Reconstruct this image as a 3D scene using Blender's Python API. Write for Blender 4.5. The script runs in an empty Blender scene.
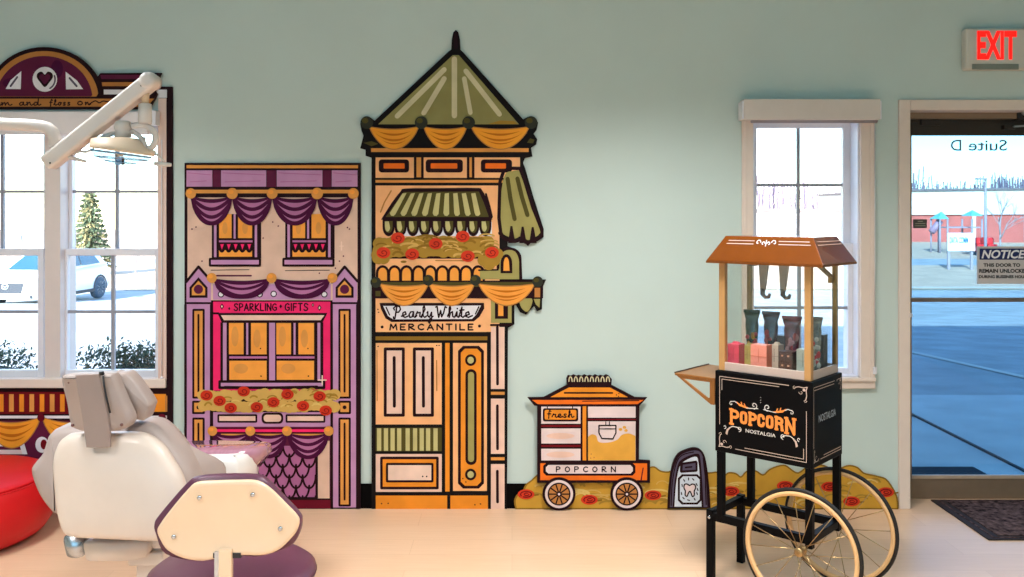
import bpy, math, random
from math import sin, cos, pi, sqrt, atan2, radians
from mathutils import Vector, Matrix

random.seed(7)
COL = bpy.context.scene.collection
# camera: eye 1.5 m above the floor, focal length 900 px on a 1024 px wide frame, horizon 213.5 px down
F, HOR, EYE, YW = 900.0, 213.5, 1.5, 4.584
S = F / YW                                   # pixels per metre on the plane of the back wall
ZT = 0.0
def P(px, py, d):                            # point seen at (px, py) standing d metres from the eye plane
    return Vector(((px - 512) * d / F, d, EYE - (py - HOR) * d / F))
def wx(px): return (px - 512) / S
def wz(py): return EYE - (py - HOR) / S

# ---------------------------------------------------------------- materials
def lin(c):
    c = c / 255.0
    return c / 12.92 if c <= 0.04045 else ((c + 0.055) / 1.055) ** 2.4
MATS = {}
def mat(name, rgb, rough=0.5, metal=0.0, var=0.08, scale=18.0, emit=0.0, spec=0.4, bump=0.0, coat=0.0, stretch=(1, 1, 1)):
    if name in MATS: return MATS[name]
    m = bpy.data.materials.new(name); m.use_nodes = True
    nt = m.node_tree; b = nt.nodes['Principled BSDF']
    c = [lin(v) for v in rgb]
    b.inputs['Roughness'].default_value = rough; b.inputs['Metallic'].default_value = metal
    b.inputs['Specular IOR Level'].default_value = spec
    if coat: b.inputs['Coat Weight'].default_value = coat
    tc = nt.nodes.new('ShaderNodeTexCoord'); mp = nt.nodes.new('ShaderNodeMapping'); mp.inputs['Scale'].default_value = stretch
    nz = nt.nodes.new('ShaderNodeTexNoise'); nz.inputs['Scale'].default_value = scale; nz.inputs['Detail'].default_value = 4
    rp = nt.nodes.new('ShaderNodeValToRGB')
    rp.color_ramp.elements[0].position = 0.3; rp.color_ramp.elements[1].position = 0.72
    rp.color_ramp.elements[0].color = [max(0, v * (1 - var)) for v in c] + [1]
    rp.color_ramp.elements[1].color = [min(1, v * (1 + var)) for v in c] + [1]
    nt.links.new(tc.outputs['Object'], mp.inputs['Vector']); nt.links.new(mp.outputs['Vector'], nz.inputs['Vector'])
    nt.links.new(nz.outputs['Fac'], rp.inputs['Fac']); nt.links.new(rp.outputs['Color'], b.inputs['Base Color'])
    if bump:
        bp = nt.nodes.new('ShaderNodeBump'); bp.inputs['Strength'].default_value = bump; bp.inputs['Distance'].default_value = 0.004
        nt.links.new(nz.outputs['Fac'], bp.inputs['Height']); nt.links.new(bp.outputs['Normal'], b.inputs['Normal'])
    if emit:
        nt.links.new(rp.outputs['Color'], b.inputs['Emission Color']); b.inputs['Emission Strength'].default_value = emit
    MATS[name] = m
    return m
def glass(name, tint, gloss=0.05):
    if name in MATS: return MATS[name]
    m = bpy.data.materials.new(name); m.use_nodes = True; nt = m.node_tree; nt.nodes.clear()
    o = nt.nodes.new('ShaderNodeOutputMaterial'); mx = nt.nodes.new('ShaderNodeMixShader')
    t = nt.nodes.new('ShaderNodeBsdfTransparent'); g = nt.nodes.new('ShaderNodeBsdfGlossy')
    t.inputs['Color'].default_value = (*tint, 1); g.inputs['Roughness'].default_value = 0.02
    mx.inputs[0].default_value = gloss
    nt.links.new(t.outputs[0], mx.inputs[1]); nt.links.new(g.outputs[0], mx.inputs[2]); nt.links.new(mx.outputs[0], o.inputs[0])
    MATS[name] = m
    return m

PAL = dict(ink=(34, 9, 15), black=(18, 12, 12), maroon=(92, 26, 58), plum=(70, 10, 52), lilac=(190, 138, 178), mauve=(176, 110, 152),
    grape=(170, 100, 144), tan=(222, 184, 162), orange=(238, 150, 62), gold=(220, 148, 72), amber=(242, 158, 66), peach=(244, 178, 122), pink=(238, 40, 104),
    cream=(238, 204, 184), blush=(232, 192, 172), flower=(206, 164, 86), moss=(166, 128, 48), mossdark=(138, 102, 34), mosslight=(216, 182, 104),
    rose=(196, 50, 26), rosedark=(118, 20, 16), rosehot=(208, 58, 32), olive=(160, 150, 88), olivedark=(80, 72, 32), khaki=(192, 182, 122), roofgreen=(142, 136, 84),
    beige=(206, 196, 158), bottle=(48, 50, 40), swagorange=(240, 158, 46), swagshade=(196, 106, 20), carrot=(236, 110, 30), white=(226, 222, 226), rust=(232, 140, 40),
    wine=(104, 14, 34), darkred=(110, 14, 22), brown=(186, 122, 62), slate=(86, 76, 94), ice=(206, 212, 220), pale=(226, 204, 200), corn=(226, 164, 66), mustard=(200, 150, 54))
def pm(n):
    return mat('paint_' + n, PAL[n], rough=0.6, var=0.10 if n not in ('ink', 'black') else 0.03, scale=9.0, spec=0.12)

# ---------------------------------------------------------------- mesh builder
class MB:
    def __init__(s): s.v = []; s.f = []; s.m = []; s.s = []; s.mats = []
    def mi(s, m):
        if m not in s.mats: s.mats.append(m)
        return s.mats.index(m)
    def add(s, verts, faces, m, smooth=False):
        o = len(s.v); k = s.mi(m)
        s.v += [tuple(v) for v in verts]
        for f in faces: s.f.append([i + o for i in f]); s.m.append(k); s.s.append(smooth)
    def box(s, lo, hi, m):
        x0, y0, z0 = lo; x1, y1, z1 = hi
        v = [(x0,y0,z0),(x1,y0,z0),(x1,y1,z0),(x0,y1,z0),(x0,y0,z1),(x1,y0,z1),(x1,y1,z1),(x0,y1,z1)]
        s.add(v, [(3,2,1,0),(4,5,6,7),(0,1,5,4),(1,2,6,5),(2,3,7,6),(3,0,4,7)], m)
    def hexa(s, v, m):                        # eight corners, bottom ring then top ring
        s.add(v, [(3,2,1,0),(4,5,6,7),(0,1,5,4),(1,2,6,5),(2,3,7,6),(3,0,4,7)], m)
    def bar(s, a, b, w, h, m, up=(0, 0, 1)):
        a = Vector(a); b = Vector(b); t = (b - a).normalized(); up = Vector(up)
        n = t.cross(up)
        if n.length < 1e-4: n = t.cross(Vector((0, 1, 0)))
        n.normalize(); q = n.cross(t)
        r = []
        for p in (a, b):
            r += [p - n*w/2 - q*h/2, p + n*w/2 - q*h/2, p + n*w/2 + q*h/2, p - n*w/2 + q*h/2]
        s.add(r, [(3,2,1,0),(4,5,6,7),(0,1,5,4),(1,2,6,5),(2,3,7,6),(3,0,4,7)], m)
    def loft(s, rings, m, smooth=True, caps=True, closed=True):
        n = len(rings[0]); v = [p for r in rings for p in r]; f = []
        for i in range(len(rings) - 1):
            for j in range(n if closed else n - 1):
                k = (j + 1) % n
                f.append((i*n + j, i*n + k, (i+1)*n + k, (i+1)*n + j))
        s.add(v, f, m, smooth)
        if caps:
            o = len(s.v) - len(v); k = s.mi(m)
            s.f.append([o + j for j in range(n)][::-1]); s.m.append(k); s.s.append(smooth)
            o2 = len(s.v) - n
            s.f.append([o2 + j for j in range(n)]); s.m.append(k); s.s.append(smooth)
    def tube(s, pts, r, m, n=10, closed=False, smooth=True):
        pts = [Vector(p) for p in pts]; N = len(pts); rings = []; up = None
        rr = r if isinstance(r, (list, tuple)) else [r] * N
        for i, p in enumerate(pts):
            if closed: t = pts[(i+1) % N] - pts[i-1]
            else: t = pts[min(i+1, N-1)] - pts[max(i-1, 0)]
            t.normalize()
            if up is None:
                up = Vector((0, 0, 1)) if abs(t.z) < 0.9 else Vector((0, 1, 0))
            a = t.cross(up).normalized(); b = a.cross(t).normalized(); up = b
            rings.append([p + a*rr[i]*cos(2*pi*j/n) + b*rr[i]*sin(2*pi*j/n) for j in range(n)])
        if closed: rings.append(rings[0])
        s.loft(rings, m, smooth, caps=not closed)
    def lathe(s, prof, m, M=None, n=32, smooth=True, caps=True):
        M = M or Matrix()
        s.loft([[M @ Vector((r*cos(2*pi*j/n), r*sin(2*pi*j/n), z)) for j in range(n)] for r, z in prof], m, smooth, caps)
    def ball(s, c, r, m, n=14):
        c = Vector(c); r = r if isinstance(r, (tuple, list)) else (r, r, r)
        rings = []
        for i in range(n + 1):
            a = -pi/2 + pi*i/n; k = max(cos(a), 1e-3)
            rings.append([c + Vector((r[0]*k*cos(2*pi*j/(2*n)), r[1]*k*sin(2*pi*j/(2*n)), r[2]*sin(a))) for j in range(2*n)])
        s.loft(rings, m, True)
    def puff(s, outline, fn, prof, m, smooth=True):   # outline in 2-D, prof = [(inset, depth)...]
        N = len(outline); area = sum(outline[i][0]*outline[(i+1)%N][1] - outline[(i+1)%N][0]*outline[i][1] for i in range(N))
        sg = 1 if area > 0 else -1; nor = []
        for i in range(N):
            ax, ay = outline[i-1]; bx, by = outline[(i+1) % N]
            tx, ty = bx-ax, by-ay; l = sqrt(tx*tx + ty*ty) or 1
            nor.append((-ty/l*sg, tx/l*sg))
        cx = sum(p[0] for p in outline)/N; cy = sum(p[1] for p in outline)/N
        rings = []
        for pr in prof:
            if len(pr) == 3:
                k, inset, w = pr
                rings.append([fn(cx + (outline[i][0]+nor[i][0]*inset-cx)*k, cy + (outline[i][1]+nor[i][1]*inset-cy)*k, w) for i in range(N)])
            else:
                inset, w = pr
                rings.append([fn(outline[i][0]+nor[i][0]*inset, outline[i][1]+nor[i][1]*inset, w) for i in range(N)])
        s.loft(rings, m, smooth)
    def obj(s, name, parent=None, bevel=0.0, local=False, kind=None, seg=2):
        me = bpy.data.meshes.new(name); me.from_pydata(s.v, [], s.f)
        for m in s.mats: me.materials.append(m)
        me.polygons.foreach_set('material_index', s.m); me.polygons.foreach_set('use_smooth', s.s); me.update()
        o = bpy.data.objects.new(name, me); COL.objects.link(o)
        if parent is not None:
            o.parent = parent
            if not local: o.matrix_parent_inverse = wm(parent).inverted()
        if bevel:
            b = o.modifiers.new('edge', 'BEVEL'); b.width = bevel; b.segments = seg; b.limit_method = 'ANGLE'; b.angle_limit = radians(35)
        if kind: o['kind'] = kind
        return o
def wm(o):
    return (wm(o.parent) if o.parent else Matrix()) @ o.matrix_parent_inverse @ o.matrix_basis
def tag(o, label, cat, group=None, kind=None):
    o['label'] = label; o['category'] = cat
    if group: o['group'] = group
    if kind: o['kind'] = kind
    return o
def thing(name, label, cat, loc=(0, 0, 0), rz=0.0, group=None):
    o = bpy.data.objects.new(name, None); COL.objects.link(o); o.empty_display_size = 0.05
    o.location = loc; o.rotation_euler = (0, 0, rz)
    return tag(o, label, cat, group)
def dup(root, label=None, loc=None):
    r = root.copy(); COL.objects.link(r)
    if loc is not None: r.location = loc
    if label: r['label'] = label
    for ch in list(root.children):
        c = ch.copy(); COL.objects.link(c); c.parent = r; c.matrix_parent_inverse = ch.matrix_parent_inverse
        for g in list(ch.children):
            d = g.copy(); COL.objects.link(d); d.parent = c; d.matrix_parent_inverse = g.matrix_parent_inverse
    return r

# ---------------------------------------------------------------- 2-D helpers
def cr(pts, n=6, closed=True):
    out = []; N = len(pts)
    for i in range(N if closed else N - 1):
        g = (lambda k: pts[k % N]) if closed else (lambda k: pts[min(max(k, 0), N-1)])
        p0, p1, p2, p3 = g(i-1), g(i), g(i+1), g(i+2)
        for j in range(n):
            t = j / n
            out.append(tuple(0.5*((2*b) + (-a+c)*t + (2*a-5*b+4*c-d)*t*t + (-a+3*b-3*c+d)*t**3) for a, b, c, d in zip(p0, p1, p2, p3)))
    if not closed: out.append(tuple(pts[-1]))
    return out
def arc(cx, cy, rx, ry, a0=0, a1=360, n=24):
    return [(cx + rx*cos(radians(a0 + (a1-a0)*i/n)), cy + ry*sin(radians(a0 + (a1-a0)*i/n))) for i in range(n + 1)]
def rrect(x0, y0, x1, y1, r, n=4):
    o = []
    for cx, cy, a in ((x1-r, y1-r, 0), (x0+r, y1-r, 90), (x0+r, y0+r, 180), (x1-r, y0+r, 270)):
        o += arc(cx, cy, r, r, a, a + 90, n)
    return o

# paint: flat shapes laid on a surface, each layer a fraction of a millimetre proud of the one under it
class Paint(MB):
    def __init__(s, fn): super().__init__(); s.fn = fn; s.cnt = {}
    def lay(s, L, n=1):                        # every stroke lies a few microns above the one before it
        k = s.cnt.get(L, 0); s.cnt[L] = (k + n) % 88
        return L + k * 0.0105
    def fill(s, pts, c, L=1):
        m = pm(c) if isinstance(c, str) else c; L = s.lay(L)
        s.add([s.fn(x, y, L) for x, y in pts], [list(range(len(pts)))], m)
    def rect(s, x0, y0, x1, y1, c, L=1): s.fill([(x0,y0),(x1,y0),(x1,y1),(x0,y1)], c, L)
    def frame(s, x0, y0, x1, y1, w, c, inner=None, L=1):
        s.fill(rrect(x0, y0, x1, y1, min(1.2, (x1-x0)/3, (y1-y0)/3), 2), c, L)
        if inner: s.rect(x0+w, y0+w, x1-w, y1-w, inner, L+1)
    def ell(s, cx, cy, rx, ry, c, L=1, n=22): s.fill(arc(cx, cy, rx, ry, 0, 360, n)[:-1], c, L)
    def line(s, pts, w, c, L=1, closed=False, caps=True):
        m = pm(c) if isinstance(c, str) else c
        n = len(pts); h = w / 2; L0 = s.lay(L, 4); q = 0
        segs = [(pts[i], pts[(i+1) % n]) for i in range(n if closed else n-1)]
        for (ax, ay), (bx, by) in segs:
            l = sqrt((bx-ax)**2 + (by-ay)**2)
            if l < 1e-9: continue
            nx, ny = -(by-ay)/l*h, (bx-ax)/l*h; L = L0 + (q % 2)*.0105; q += 1
            s.add([s.fn(ax+nx, ay+ny, L), s.fn(bx+nx, by+ny, L), s.fn(bx-nx, by-ny, L), s.fn(ax-nx, ay-ny, L)], [(0,1,2,3)], m)
        for (x, y) in (pts if caps else pts[1:-1]):
            L = L0 + .021 + (q % 2)*.0105; q += 1
            s.add([s.fn(x + h*cos(2*pi*k/8), y + h*sin(2*pi*k/8), L) for k in range(8)], [list(range(8))], m)
    def crescent(s, x0, x1, yt, a, b, c, L, tm=0.96, n=14, p=1.0, dy=0):
        xc, hw = (x0+x1)/2, (x1-x0)/2; up = []; lo = []
        for i in range(n + 1):
            t = -tm + 2*tm*i/n; k = (1 - t*t) ** p
            e = 1 - (t/tm)**2
            up.append((xc + hw*t, yt + a*k + (dy*(t+1)/2))); lo.append((xc + hw*t, yt + (a + (b-a)*e)*k + (dy*(t+1)/2)))
        s.fill(up + lo[::-1], c, L)
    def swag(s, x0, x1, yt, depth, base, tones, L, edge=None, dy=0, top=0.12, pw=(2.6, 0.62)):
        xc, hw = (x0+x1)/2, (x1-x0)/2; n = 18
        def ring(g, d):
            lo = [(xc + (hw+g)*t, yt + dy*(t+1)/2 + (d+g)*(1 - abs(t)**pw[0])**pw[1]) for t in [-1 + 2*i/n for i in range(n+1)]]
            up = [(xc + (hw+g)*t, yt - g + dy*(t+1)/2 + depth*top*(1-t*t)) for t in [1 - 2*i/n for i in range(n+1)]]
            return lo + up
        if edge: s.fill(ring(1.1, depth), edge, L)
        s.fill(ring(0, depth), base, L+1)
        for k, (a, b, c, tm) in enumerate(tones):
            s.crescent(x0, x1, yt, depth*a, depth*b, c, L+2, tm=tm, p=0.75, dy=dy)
    def rose(s, cx, cy, r, L, hot='rose'):
        s.ell(cx, cy, r*1.15, r*0.95, hot, L)
        sp = [(cx + r*0.75*k/9*cos(0.9*k), cy + r*0.62*k/9*sin(0.9*k)) for k in range(2, 11)]
        s.line(sp, 0.8, 'rosedark', L+1)
    def glyphs(s, txt, x0, x1, y0, y1, w, c, L, table, gap=0.28):
        tot = sum((table[ch][0] if ch != ' ' else 0.5) + gap for ch in txt) - gap
        k = (x1-x0)/tot; x = x0
        for ch in txt:
            if ch == ' ': x += (0.5+gap)*k; continue
            gw, strokes = table[ch]
            for st in strokes: s.line([(x + px*k, y0 + py*(y1-y0)) for px, py in st], w, c, L)
            x += (gw + gap)*k
CAPS = {
 'S': (.6, [[(.58,.15),(.4,0),(.12,.05),(.05,.25),(.2,.45),(.45,.55),(.57,.75),(.45,.97),(.15,1),(0,.85)]]),
 'P': (.55, [[(0,1),(0,0),(.4,.02),(.55,.2),(.5,.42),(.05,.55)]]),
 'A': (.65, [[(0,1),(.33,0),(.65,1)], [(.12,.65),(.53,.65)]]),
 'R': (.6, [[(0,1),(0,0),(.4,.02),(.52,.22),(.4,.45),(.04,.5),(.6,1)]]),
 'K': (.6, [[(0,0),(0,1)], [(.55,0),(.04,.55),(.6,1)]]),
 'L': (.5, [[(0,0),(0,1),(.5,1)]]), 'I': (.06, [[(.03,0),(.03,1)]]),
 'N': (.6, [[(0,1),(0,0),(.6,1),(.6,0)]]),
 'G': (.65, [[(.6,.15),(.4,0),(.1,.15),(0,.5),(.1,.85),(.4,1),(.63,.85),(.63,.55),(.38,.55)]]),
 'F': (.5, [[(.5,0),(0,0),(0,1)], [(0,.48),(.4,.48)]]), 'T': (.6, [[(0,0),(.6,0)], [(.3,0),(.3,1)]]),
 'M': (.75, [[(0,1),(.1,0),(.37,.7),(.65,0),(.75,1)]]),
 'E': (.5, [[(.5,0),(0,0),(0,1),(.5,1)], [(0,.5),(.4,.5)]]),
 'C': (.6, [[(.6,.15),(.35,0),(.08,.2),(0,.5),(.08,.82),(.35,1),(.6,.85)]]),
 'O': (.65, [[(.32,0),(.08,.2),(0,.5),(.08,.82),(.32,1),(.57,.82),(.65,.5),(.57,.2),(.32,0)]]),
}
SCRIPT = {
 'P': (.8, [[(.15,.35),(.05,.2),(.3,0),(.7,.05),(.8,.3),(.6,.55),(.3,.55)], [(.4,.1),(.3,.6),(.2,1.1),(.05,1.1),(.05,.95)]]),
 'W': (1.1, [[(0,.1),(.15,.05),(.2,.5),(.3,1),(.5,.4),(.6,.95),(.8,.6),(.95,.05),(1.1,.15)]]),
 'O': (.75, [[(.35,.3),(.08,.45),(0,.7),(.1,.95),(.4,1),(.65,.8),(.6,.45),(.35,.3)]]),
 'a': (.6, [[(.5,.5),(.2,.52),(.02,.75),(.1,1),(.35,.95),(.5,.5),(.48,.9),(.65,1),(.85,.85)]]),
 'e': (.5, [[(-.1,.9),(.4,.72),(.3,.5),(.05,.62),(.05,.9),(.3,1),(.7,.85)]]),
 'r': (.45, [[(-.1,.9),(.12,.5),(.15,.62),(.42,.56),(.36,.9),(.55,1),(.7,.85)]]),
 'l': (.3, [[(-.1,.9),(.28,.3),(.2,0),(.08,.12),(.08,.85),(.25,1),(.5,.85)]]),
 'y': (.5, [[(0,.6),(.08,.5),(.08,.85),(.25,1),(.48,.55),(.48,1.2),(.25,1.5),(.1,1.3),(.65,.9)]]),
 'h': (.55, [[(-.1,.9),(.22,.25),(.15,0),(.06,.2),(.06,1),(.18,.62),(.38,.5),(.42,.9),(.58,1),(.75,.85)]]),
 'i': (.2, [[(-.1,.9),(.1,.5),(.1,.9),(.25,1),(.4,.85)], [(.12,.22),(.14,.24)]]),
 't': (.35, [[(-.1,.9),(.2,.1),(.14,.9),(.3,1),(.5,.85)], [(-.02,.38),(.4,.34)]]),
 'f': (.4, [[(.45,.15),(.28,0),(.16,.3),(.12,1.15)], [(-.02,.5),(.4,.48)]]),
 'o': (.5, [[(.25,.5),(.05,.62),(.05,.9),(.25,1),(.45,.85),(.4,.6),(.25,.5),(.6,.6)]]),
 's': (.4, [[(.36,.56),(.2,.5),(.05,.6),(.12,.72),(.3,.8),(.34,.92),(.2,1),(.0,.96)]]),
 'n': (.55, [[(0,.55),(.06,.5),(.06,1),(.18,.62),(.36,.5),(.42,.9),(.58,1),(.75,.85)]]),
 'd': (.6, [[(.45,.55),(.2,.5),(.02,.75),(.1,1),(.35,.95),(.5,.55),(.55,0),(.5,.9),(.65,1),(.85,.85)]]),
 'm': (.85, [[(0,.55),(.06,.5),(.06,1),(.18,.62),(.32,.5),(.38,1),(.5,.62),(.65,.5),(.7,.9),(.88,1),(1.05,.85)]]),
}
_txt = {}
def text(mb, s, fn, x0, x1, y0, y1, m, bold=0.0, shear=0.0, mirror=False):   # font outlines fitted to a rectangle; y grows downward
    key = (s, bold, shear)
    if key not in _txt:
        cu = bpy.data.curves.new('lettering', 'FONT'); cu.body = s; cu.offset = bold; cu.shear = shear; cu.resolution_u = 3
        ob = bpy.data.objects.new('lettering', cu); COL.objects.link(ob); bpy.context.view_layer.update()
        me = bpy.data.meshes.new_from_object(ob.evaluated_get(bpy.context.evaluated_depsgraph_get()))
        _txt[key] = ([(v.co.x, v.co.y) for v in me.vertices], [list(p.vertices) for p in me.polygons])
        bpy.data.objects.remove(ob); bpy.data.curves.remove(cu); bpy.data.meshes.remove(me)
    vs, fs = _txt[key]
    ax, bx = min(v[0] for v in vs), max(v[0] for v in vs); ay, by = min(v[1] for v in vs), max(v[1] for v in vs)
    out = []
    for x, y in vs:
        u = (x-ax)/(bx-ax)
        if mirror: u = 1-u
        out.append(fn(x0 + u*(x1-x0), y1 - (y-ay)/(by-ay)*(y1-y0)))
    mb.add(out, fs, m)
# ================================================================ room shell
def wall_mat():
    return mat('wall_paint', (196, 211, 204), rough=0.6, var=0.02, scale=3, spec=0.25, bump=0.02)
def floor_mat():
    m = bpy.data.materials.new('pale_wood_floor'); m.use_nodes = True; nt = m.node_tree; b = nt.nodes['Principled BSDF']
    L = nt.links.new
    tc = nt.nodes.new('ShaderNodeTexCoord')
    br = nt.nodes.new('ShaderNodeTexBrick'); br.offset = 0.37; br.inputs['Scale'].default_value = 1.0
    br.inputs['Brick Width'].default_value = 1.22; br.inputs['Row Height'].default_value = 0.18; br.inputs['Mortar Size'].default_value = 0.0012
    br.inputs['Color1'].default_value = (lin(226), lin(190), lin(158), 1); br.inputs['Color2'].default_value = (lin(220), lin(183), lin(150), 1)
    br.inputs['Mortar'].default_value = (lin(208), lin(170), lin(136), 1)
    mp = nt.nodes.new('ShaderNodeMapping'); mp.inputs['Scale'].default_value = (2.0, 34, 1)
    nz = nt.nodes.new('ShaderNodeTexNoise'); nz.inputs['Scale'].default_value = 2.2; nz.inputs['Detail'].default_value = 6; nz.inputs['Distortion'].default_value = 0.6
    mx = nt.nodes.new('ShaderNodeMix'); mx.data_type = 'RGBA'; mx.blend_type = 'MULTIPLY'; mx.inputs['Factor'].default_value = 0.35
    rp = nt.nodes.new('ShaderNodeValToRGB'); rp.color_ramp.elements[0].position = 0.3; rp.color_ramp.elements[1].position = 0.7
    rp.color_ramp.elements[0].color = (0.80, 0.74, 0.66, 1); rp.color_ramp.elements[1].color = (1, 1, 1, 1)
    L(tc.outputs['Object'], br.inputs['Vector']); L(tc.outputs['Object'], mp.inputs['Vector']); L(mp.outputs['Vector'], nz.inputs['Vector'])
    L(nz.outputs['Fac'], rp.inputs['Fac']); L(br.outputs['Color'], mx.inputs['A']); L(rp.outputs['Color'], mx.inputs['B'])
    L(mx.outputs['Result'], b.inputs['Base Color']); b.inputs['Roughness'].default_value = 0.32; b.inputs['Specular IOR Level'].default_value = 0.45
    return m
XL, XR, YB, ZC, YO = -4.4, 4.2, -3.2, 2.75, YW + 0.2
trimm = mat('trim_paint', (226, 208, 194), rough=0.4, var=0.02)
vinyl = mat('white_vinyl', (226, 224, 230), rough=0.35, var=0.02)
vinyl2 = mat('grey_vinyl_bar', (150, 150, 158), rough=0.4, var=0.02)
bronze = mat('bronze_metal', (142, 118, 96), rough=0.4, metal=0.3, var=0.05)
bronze_dark = mat('bronze_dark', (56, 48, 42), rough=0.45, metal=0.3, var=0.05)
clear = glass('window_glass', (0.97, 0.985, 0.99), 0.03)
tinted = glass('door_glass', (0.43, 0.57, 0.65), 0.03)

mb = MB(); mb.box((XL, YB, -0.1), (XR, YW + 0.17, 0), floor_mat()); mb.obj('floor', kind='structure')
cm = mat('ceiling_paint', (150, 188, 200), rough=0.8, var=0.02)
mb = MB(); mb.box((XL, YB, ZC), (XR, YW, ZC + 0.1), cm); mb.obj('ceiling', kind='structure')
W = wall_mat()
# openings in the back wall, metres
A0, A1, AZ0, AZ1 = wx(-64), wx(162), wz(383), wz(113)
B0, B1, BZ0, BZ1 = wx(752), wx(860), wz(378), wz(108)
D0, D1, DZ1 = wx(909), wx(1086), wz(110)
HB = 4.5                                     # height of the outside wall and roof parapet
mb = MB()
for lo, hi in (((XL - .2, YW, -0.6), (A0, YO, HB)), ((A0, YW, -0.6), (A1, YO, AZ0)), ((A0, YW, AZ1), (A1, YO, HB)), ((A1, YW, -0.6), (B0, YO, HB)),
               ((B0, YW, -0.6), (B1, YO, BZ0)), ((B0, YW, BZ1), (B1, YO, HB)), ((B1, YW, -0.6), (D0, YO, HB)), ((D0, YW, DZ1), (D1, YO, HB)),
               ((D0, YW + .171, -0.6), (D1, YO, -0.001)), ((D1, YW, -0.6), (16, YO, HB))):
    mb.box(lo, hi, W)
mb.obj('wall_back', kind='structure')
mb = MB(); mb.box((XL - .2, YB - .2, 0), (XL, YW, HB), W); mb.obj('wall_left', kind='structure')
mb = MB(); mb.box((XR, YB - .2, 0), (XR + .2, YW, HB), W); mb.obj('wall_right', kind='structure')
mb = MB(); mb.box((XL - .2, YB - .2, 0), (XR + .2, YB, HB), mat('far_wall_paint', (120, 158, 172), rough=.7, var=.02)); mb.obj('wall_front', kind='structure')
# dark vinyl base seen in the gaps between the cut-outs
mb = MB(); mb.box((wx(175), YW - .008, 0), (wx(886), YW, 0.125), mat('black_vinyl', (5, 4, 5), rough=0.6, var=0.02, spec=.05)); mb.obj('baseboard_back', kind='structure')

def ring(mb, x0, x1, z0, z1, y0, y1, w, m, wb=None, wt=None):     # rectangular frame; x0..z1 is the inner edge
    wb = w if wb is None else wb; wt = w if wt is None else wt
    mb.box((x0 - w, y0, z0 - wb), (x0, y1, z1 + wt), m); mb.box((x1, y0, z0 - wb), (x1 + w, y1, z1 + wt), m)
    mb.box((x0, y0, z0 - wb), (x1, y1, z0), m); mb.box((x0, y0, z1), (x1, y1, z1 + wt), m)
def px_at(px, d): return (px - 512) * d / F
def pz_at(py, d): return EYE - (py - HOR) * d / F
def sash(parent, pane, d, w, wb, wt, vbar, hbar, name='sash'):
    x0, x1, z1, z0 = px_at(pane[0], d), px_at(pane[2], d), pz_at(pane[1], d), pz_at(pane[3], d)
    mb = MB(); ring(mb, x0, x1, z0, z1, d, d + .035, w, vinyl, wb, wt); o = mb.obj(name, parent, bevel=.003)
    mb = MB(); bw = 0.0085
    bx, bz = px_at(vbar, d), pz_at(hbar, d)
    mb.box((bx - bw, d + .008, z0), (bx + bw, d + .026, z1), vinyl2); mb.box((x0, d + .009, bz - bw*.9), (x1, d + .025, bz + bw*.9), vinyl2)
    mb.obj('muntin_bars', o)
    mb = MB(); mb.box((x0, d + .015, z0), (x1, d + .019, z1), clear); mb.obj('pane', o)
    return o
# ---- left double window
w1 = bpy.data.objects.new('window_1', None); COL.objects.link(w1); w1['kind'] = 'structure'; w1.location = (wx(50), YW, AZ0)
DU, DL = YW + .105, YW + .065
mb = MB()                                                          # jambs, head, mullion
for x in (A0, A1 - .012): mb.box((x, YW, AZ0), (x + .012, YO, AZ1), trimm)
mb.box((A0, YW, AZ1 - .012), (A1, YO, AZ1), trimm); mb.box((A0, YW, AZ0), (A1, YO, AZ0 + .012), trimm)
mb.box((wx(43.5), YW + .012, AZ0 + .012), (wx(59), YO - .02, AZ1 - .012), mat('mullion_paint', (214, 200, 194), rough=0.4, var=0.02))
mb.obj('window_frame', w1, bevel=.002)
sash(w1, (72, 134, 157, 250), DU, .05, .03, .05, 116, 191.5)
sash(w1, (-42, 134, 43.5, 250), DU, .03, .03, .05, 1, 191.5)
sash(w1, (67, 255.5, 155, 370), DL, .03, .045, .035, 112, 312)
sash(w1, (-51, 255.5, 37.5, 370), DL, .03, .045, .035, -6, 312)
mb = MB()                                                          # casing and sill
mb.box((wx(159), YW - .0140, wz(387)), (wx(167.5), YW + .004, wz(98)), mat('casing_rosy', (226, 196, 182), rough=0.4, var=0.02))
mb.box((wx(-72), YW - .0140, wz(387)), (wx(-62), YW + .004, wz(98)), trimm)
mb.box((wx(-72), YW - .03, wz(387)), (wx(167.5), YW + .02, wz(378)), trimm)
mb.obj('window_casing', w1, bevel=.003)
mb = MB(); mb.tube([(wx(163.5), YW - .022, wz(140)), (wx(163.5), YW - .022, wz(375))], .0022, vinyl, 6); mb.ball((wx(163.5), YW - .022, wz(377)), .008, vinyl, 6); mb.obj('blind_cord', w1)
# ---- right window
w2 = bpy.data.objects.new('window_2', None); COL.objects.link(w2); w2['kind'] = 'structure'; w2.location = (wx(806), YW, BZ0)
mb = MB()
for x in (B0, B1 - .012): mb.box((x, YW, BZ0), (x + .012, YO, BZ1), vinyl)
mb.box((B0, YW, BZ1 - .012), (B1, YO, BZ1), vinyl); mb.box((B0, YW, BZ0), (B1, YO, BZ0 + .012), vinyl)
mb.obj('window_frame', w2, bevel=.002)
sash(w2, (757, 128, 843, 243), DU, .045, .03, .03, 799, 185)
sash(w2, (754, 250, 848, 368), DL, .03, .045, .035, 800, 308)
mb = MB(); yc = YW - .018
for x0, x1 in ((741.5, 752.5), (859.5, 874)):
    mb.box((wx(x0), yc, wz(388)), (wx(x1), YW + .004, wz(100)), trimm)
    mb.box((wx(x0 + (2 if x0 < 800 else 9)), yc - .006, wz(380)), (wx(x0 + (4.5 if x0 < 800 else 13)), yc + .002, wz(100)), trimm)
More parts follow.
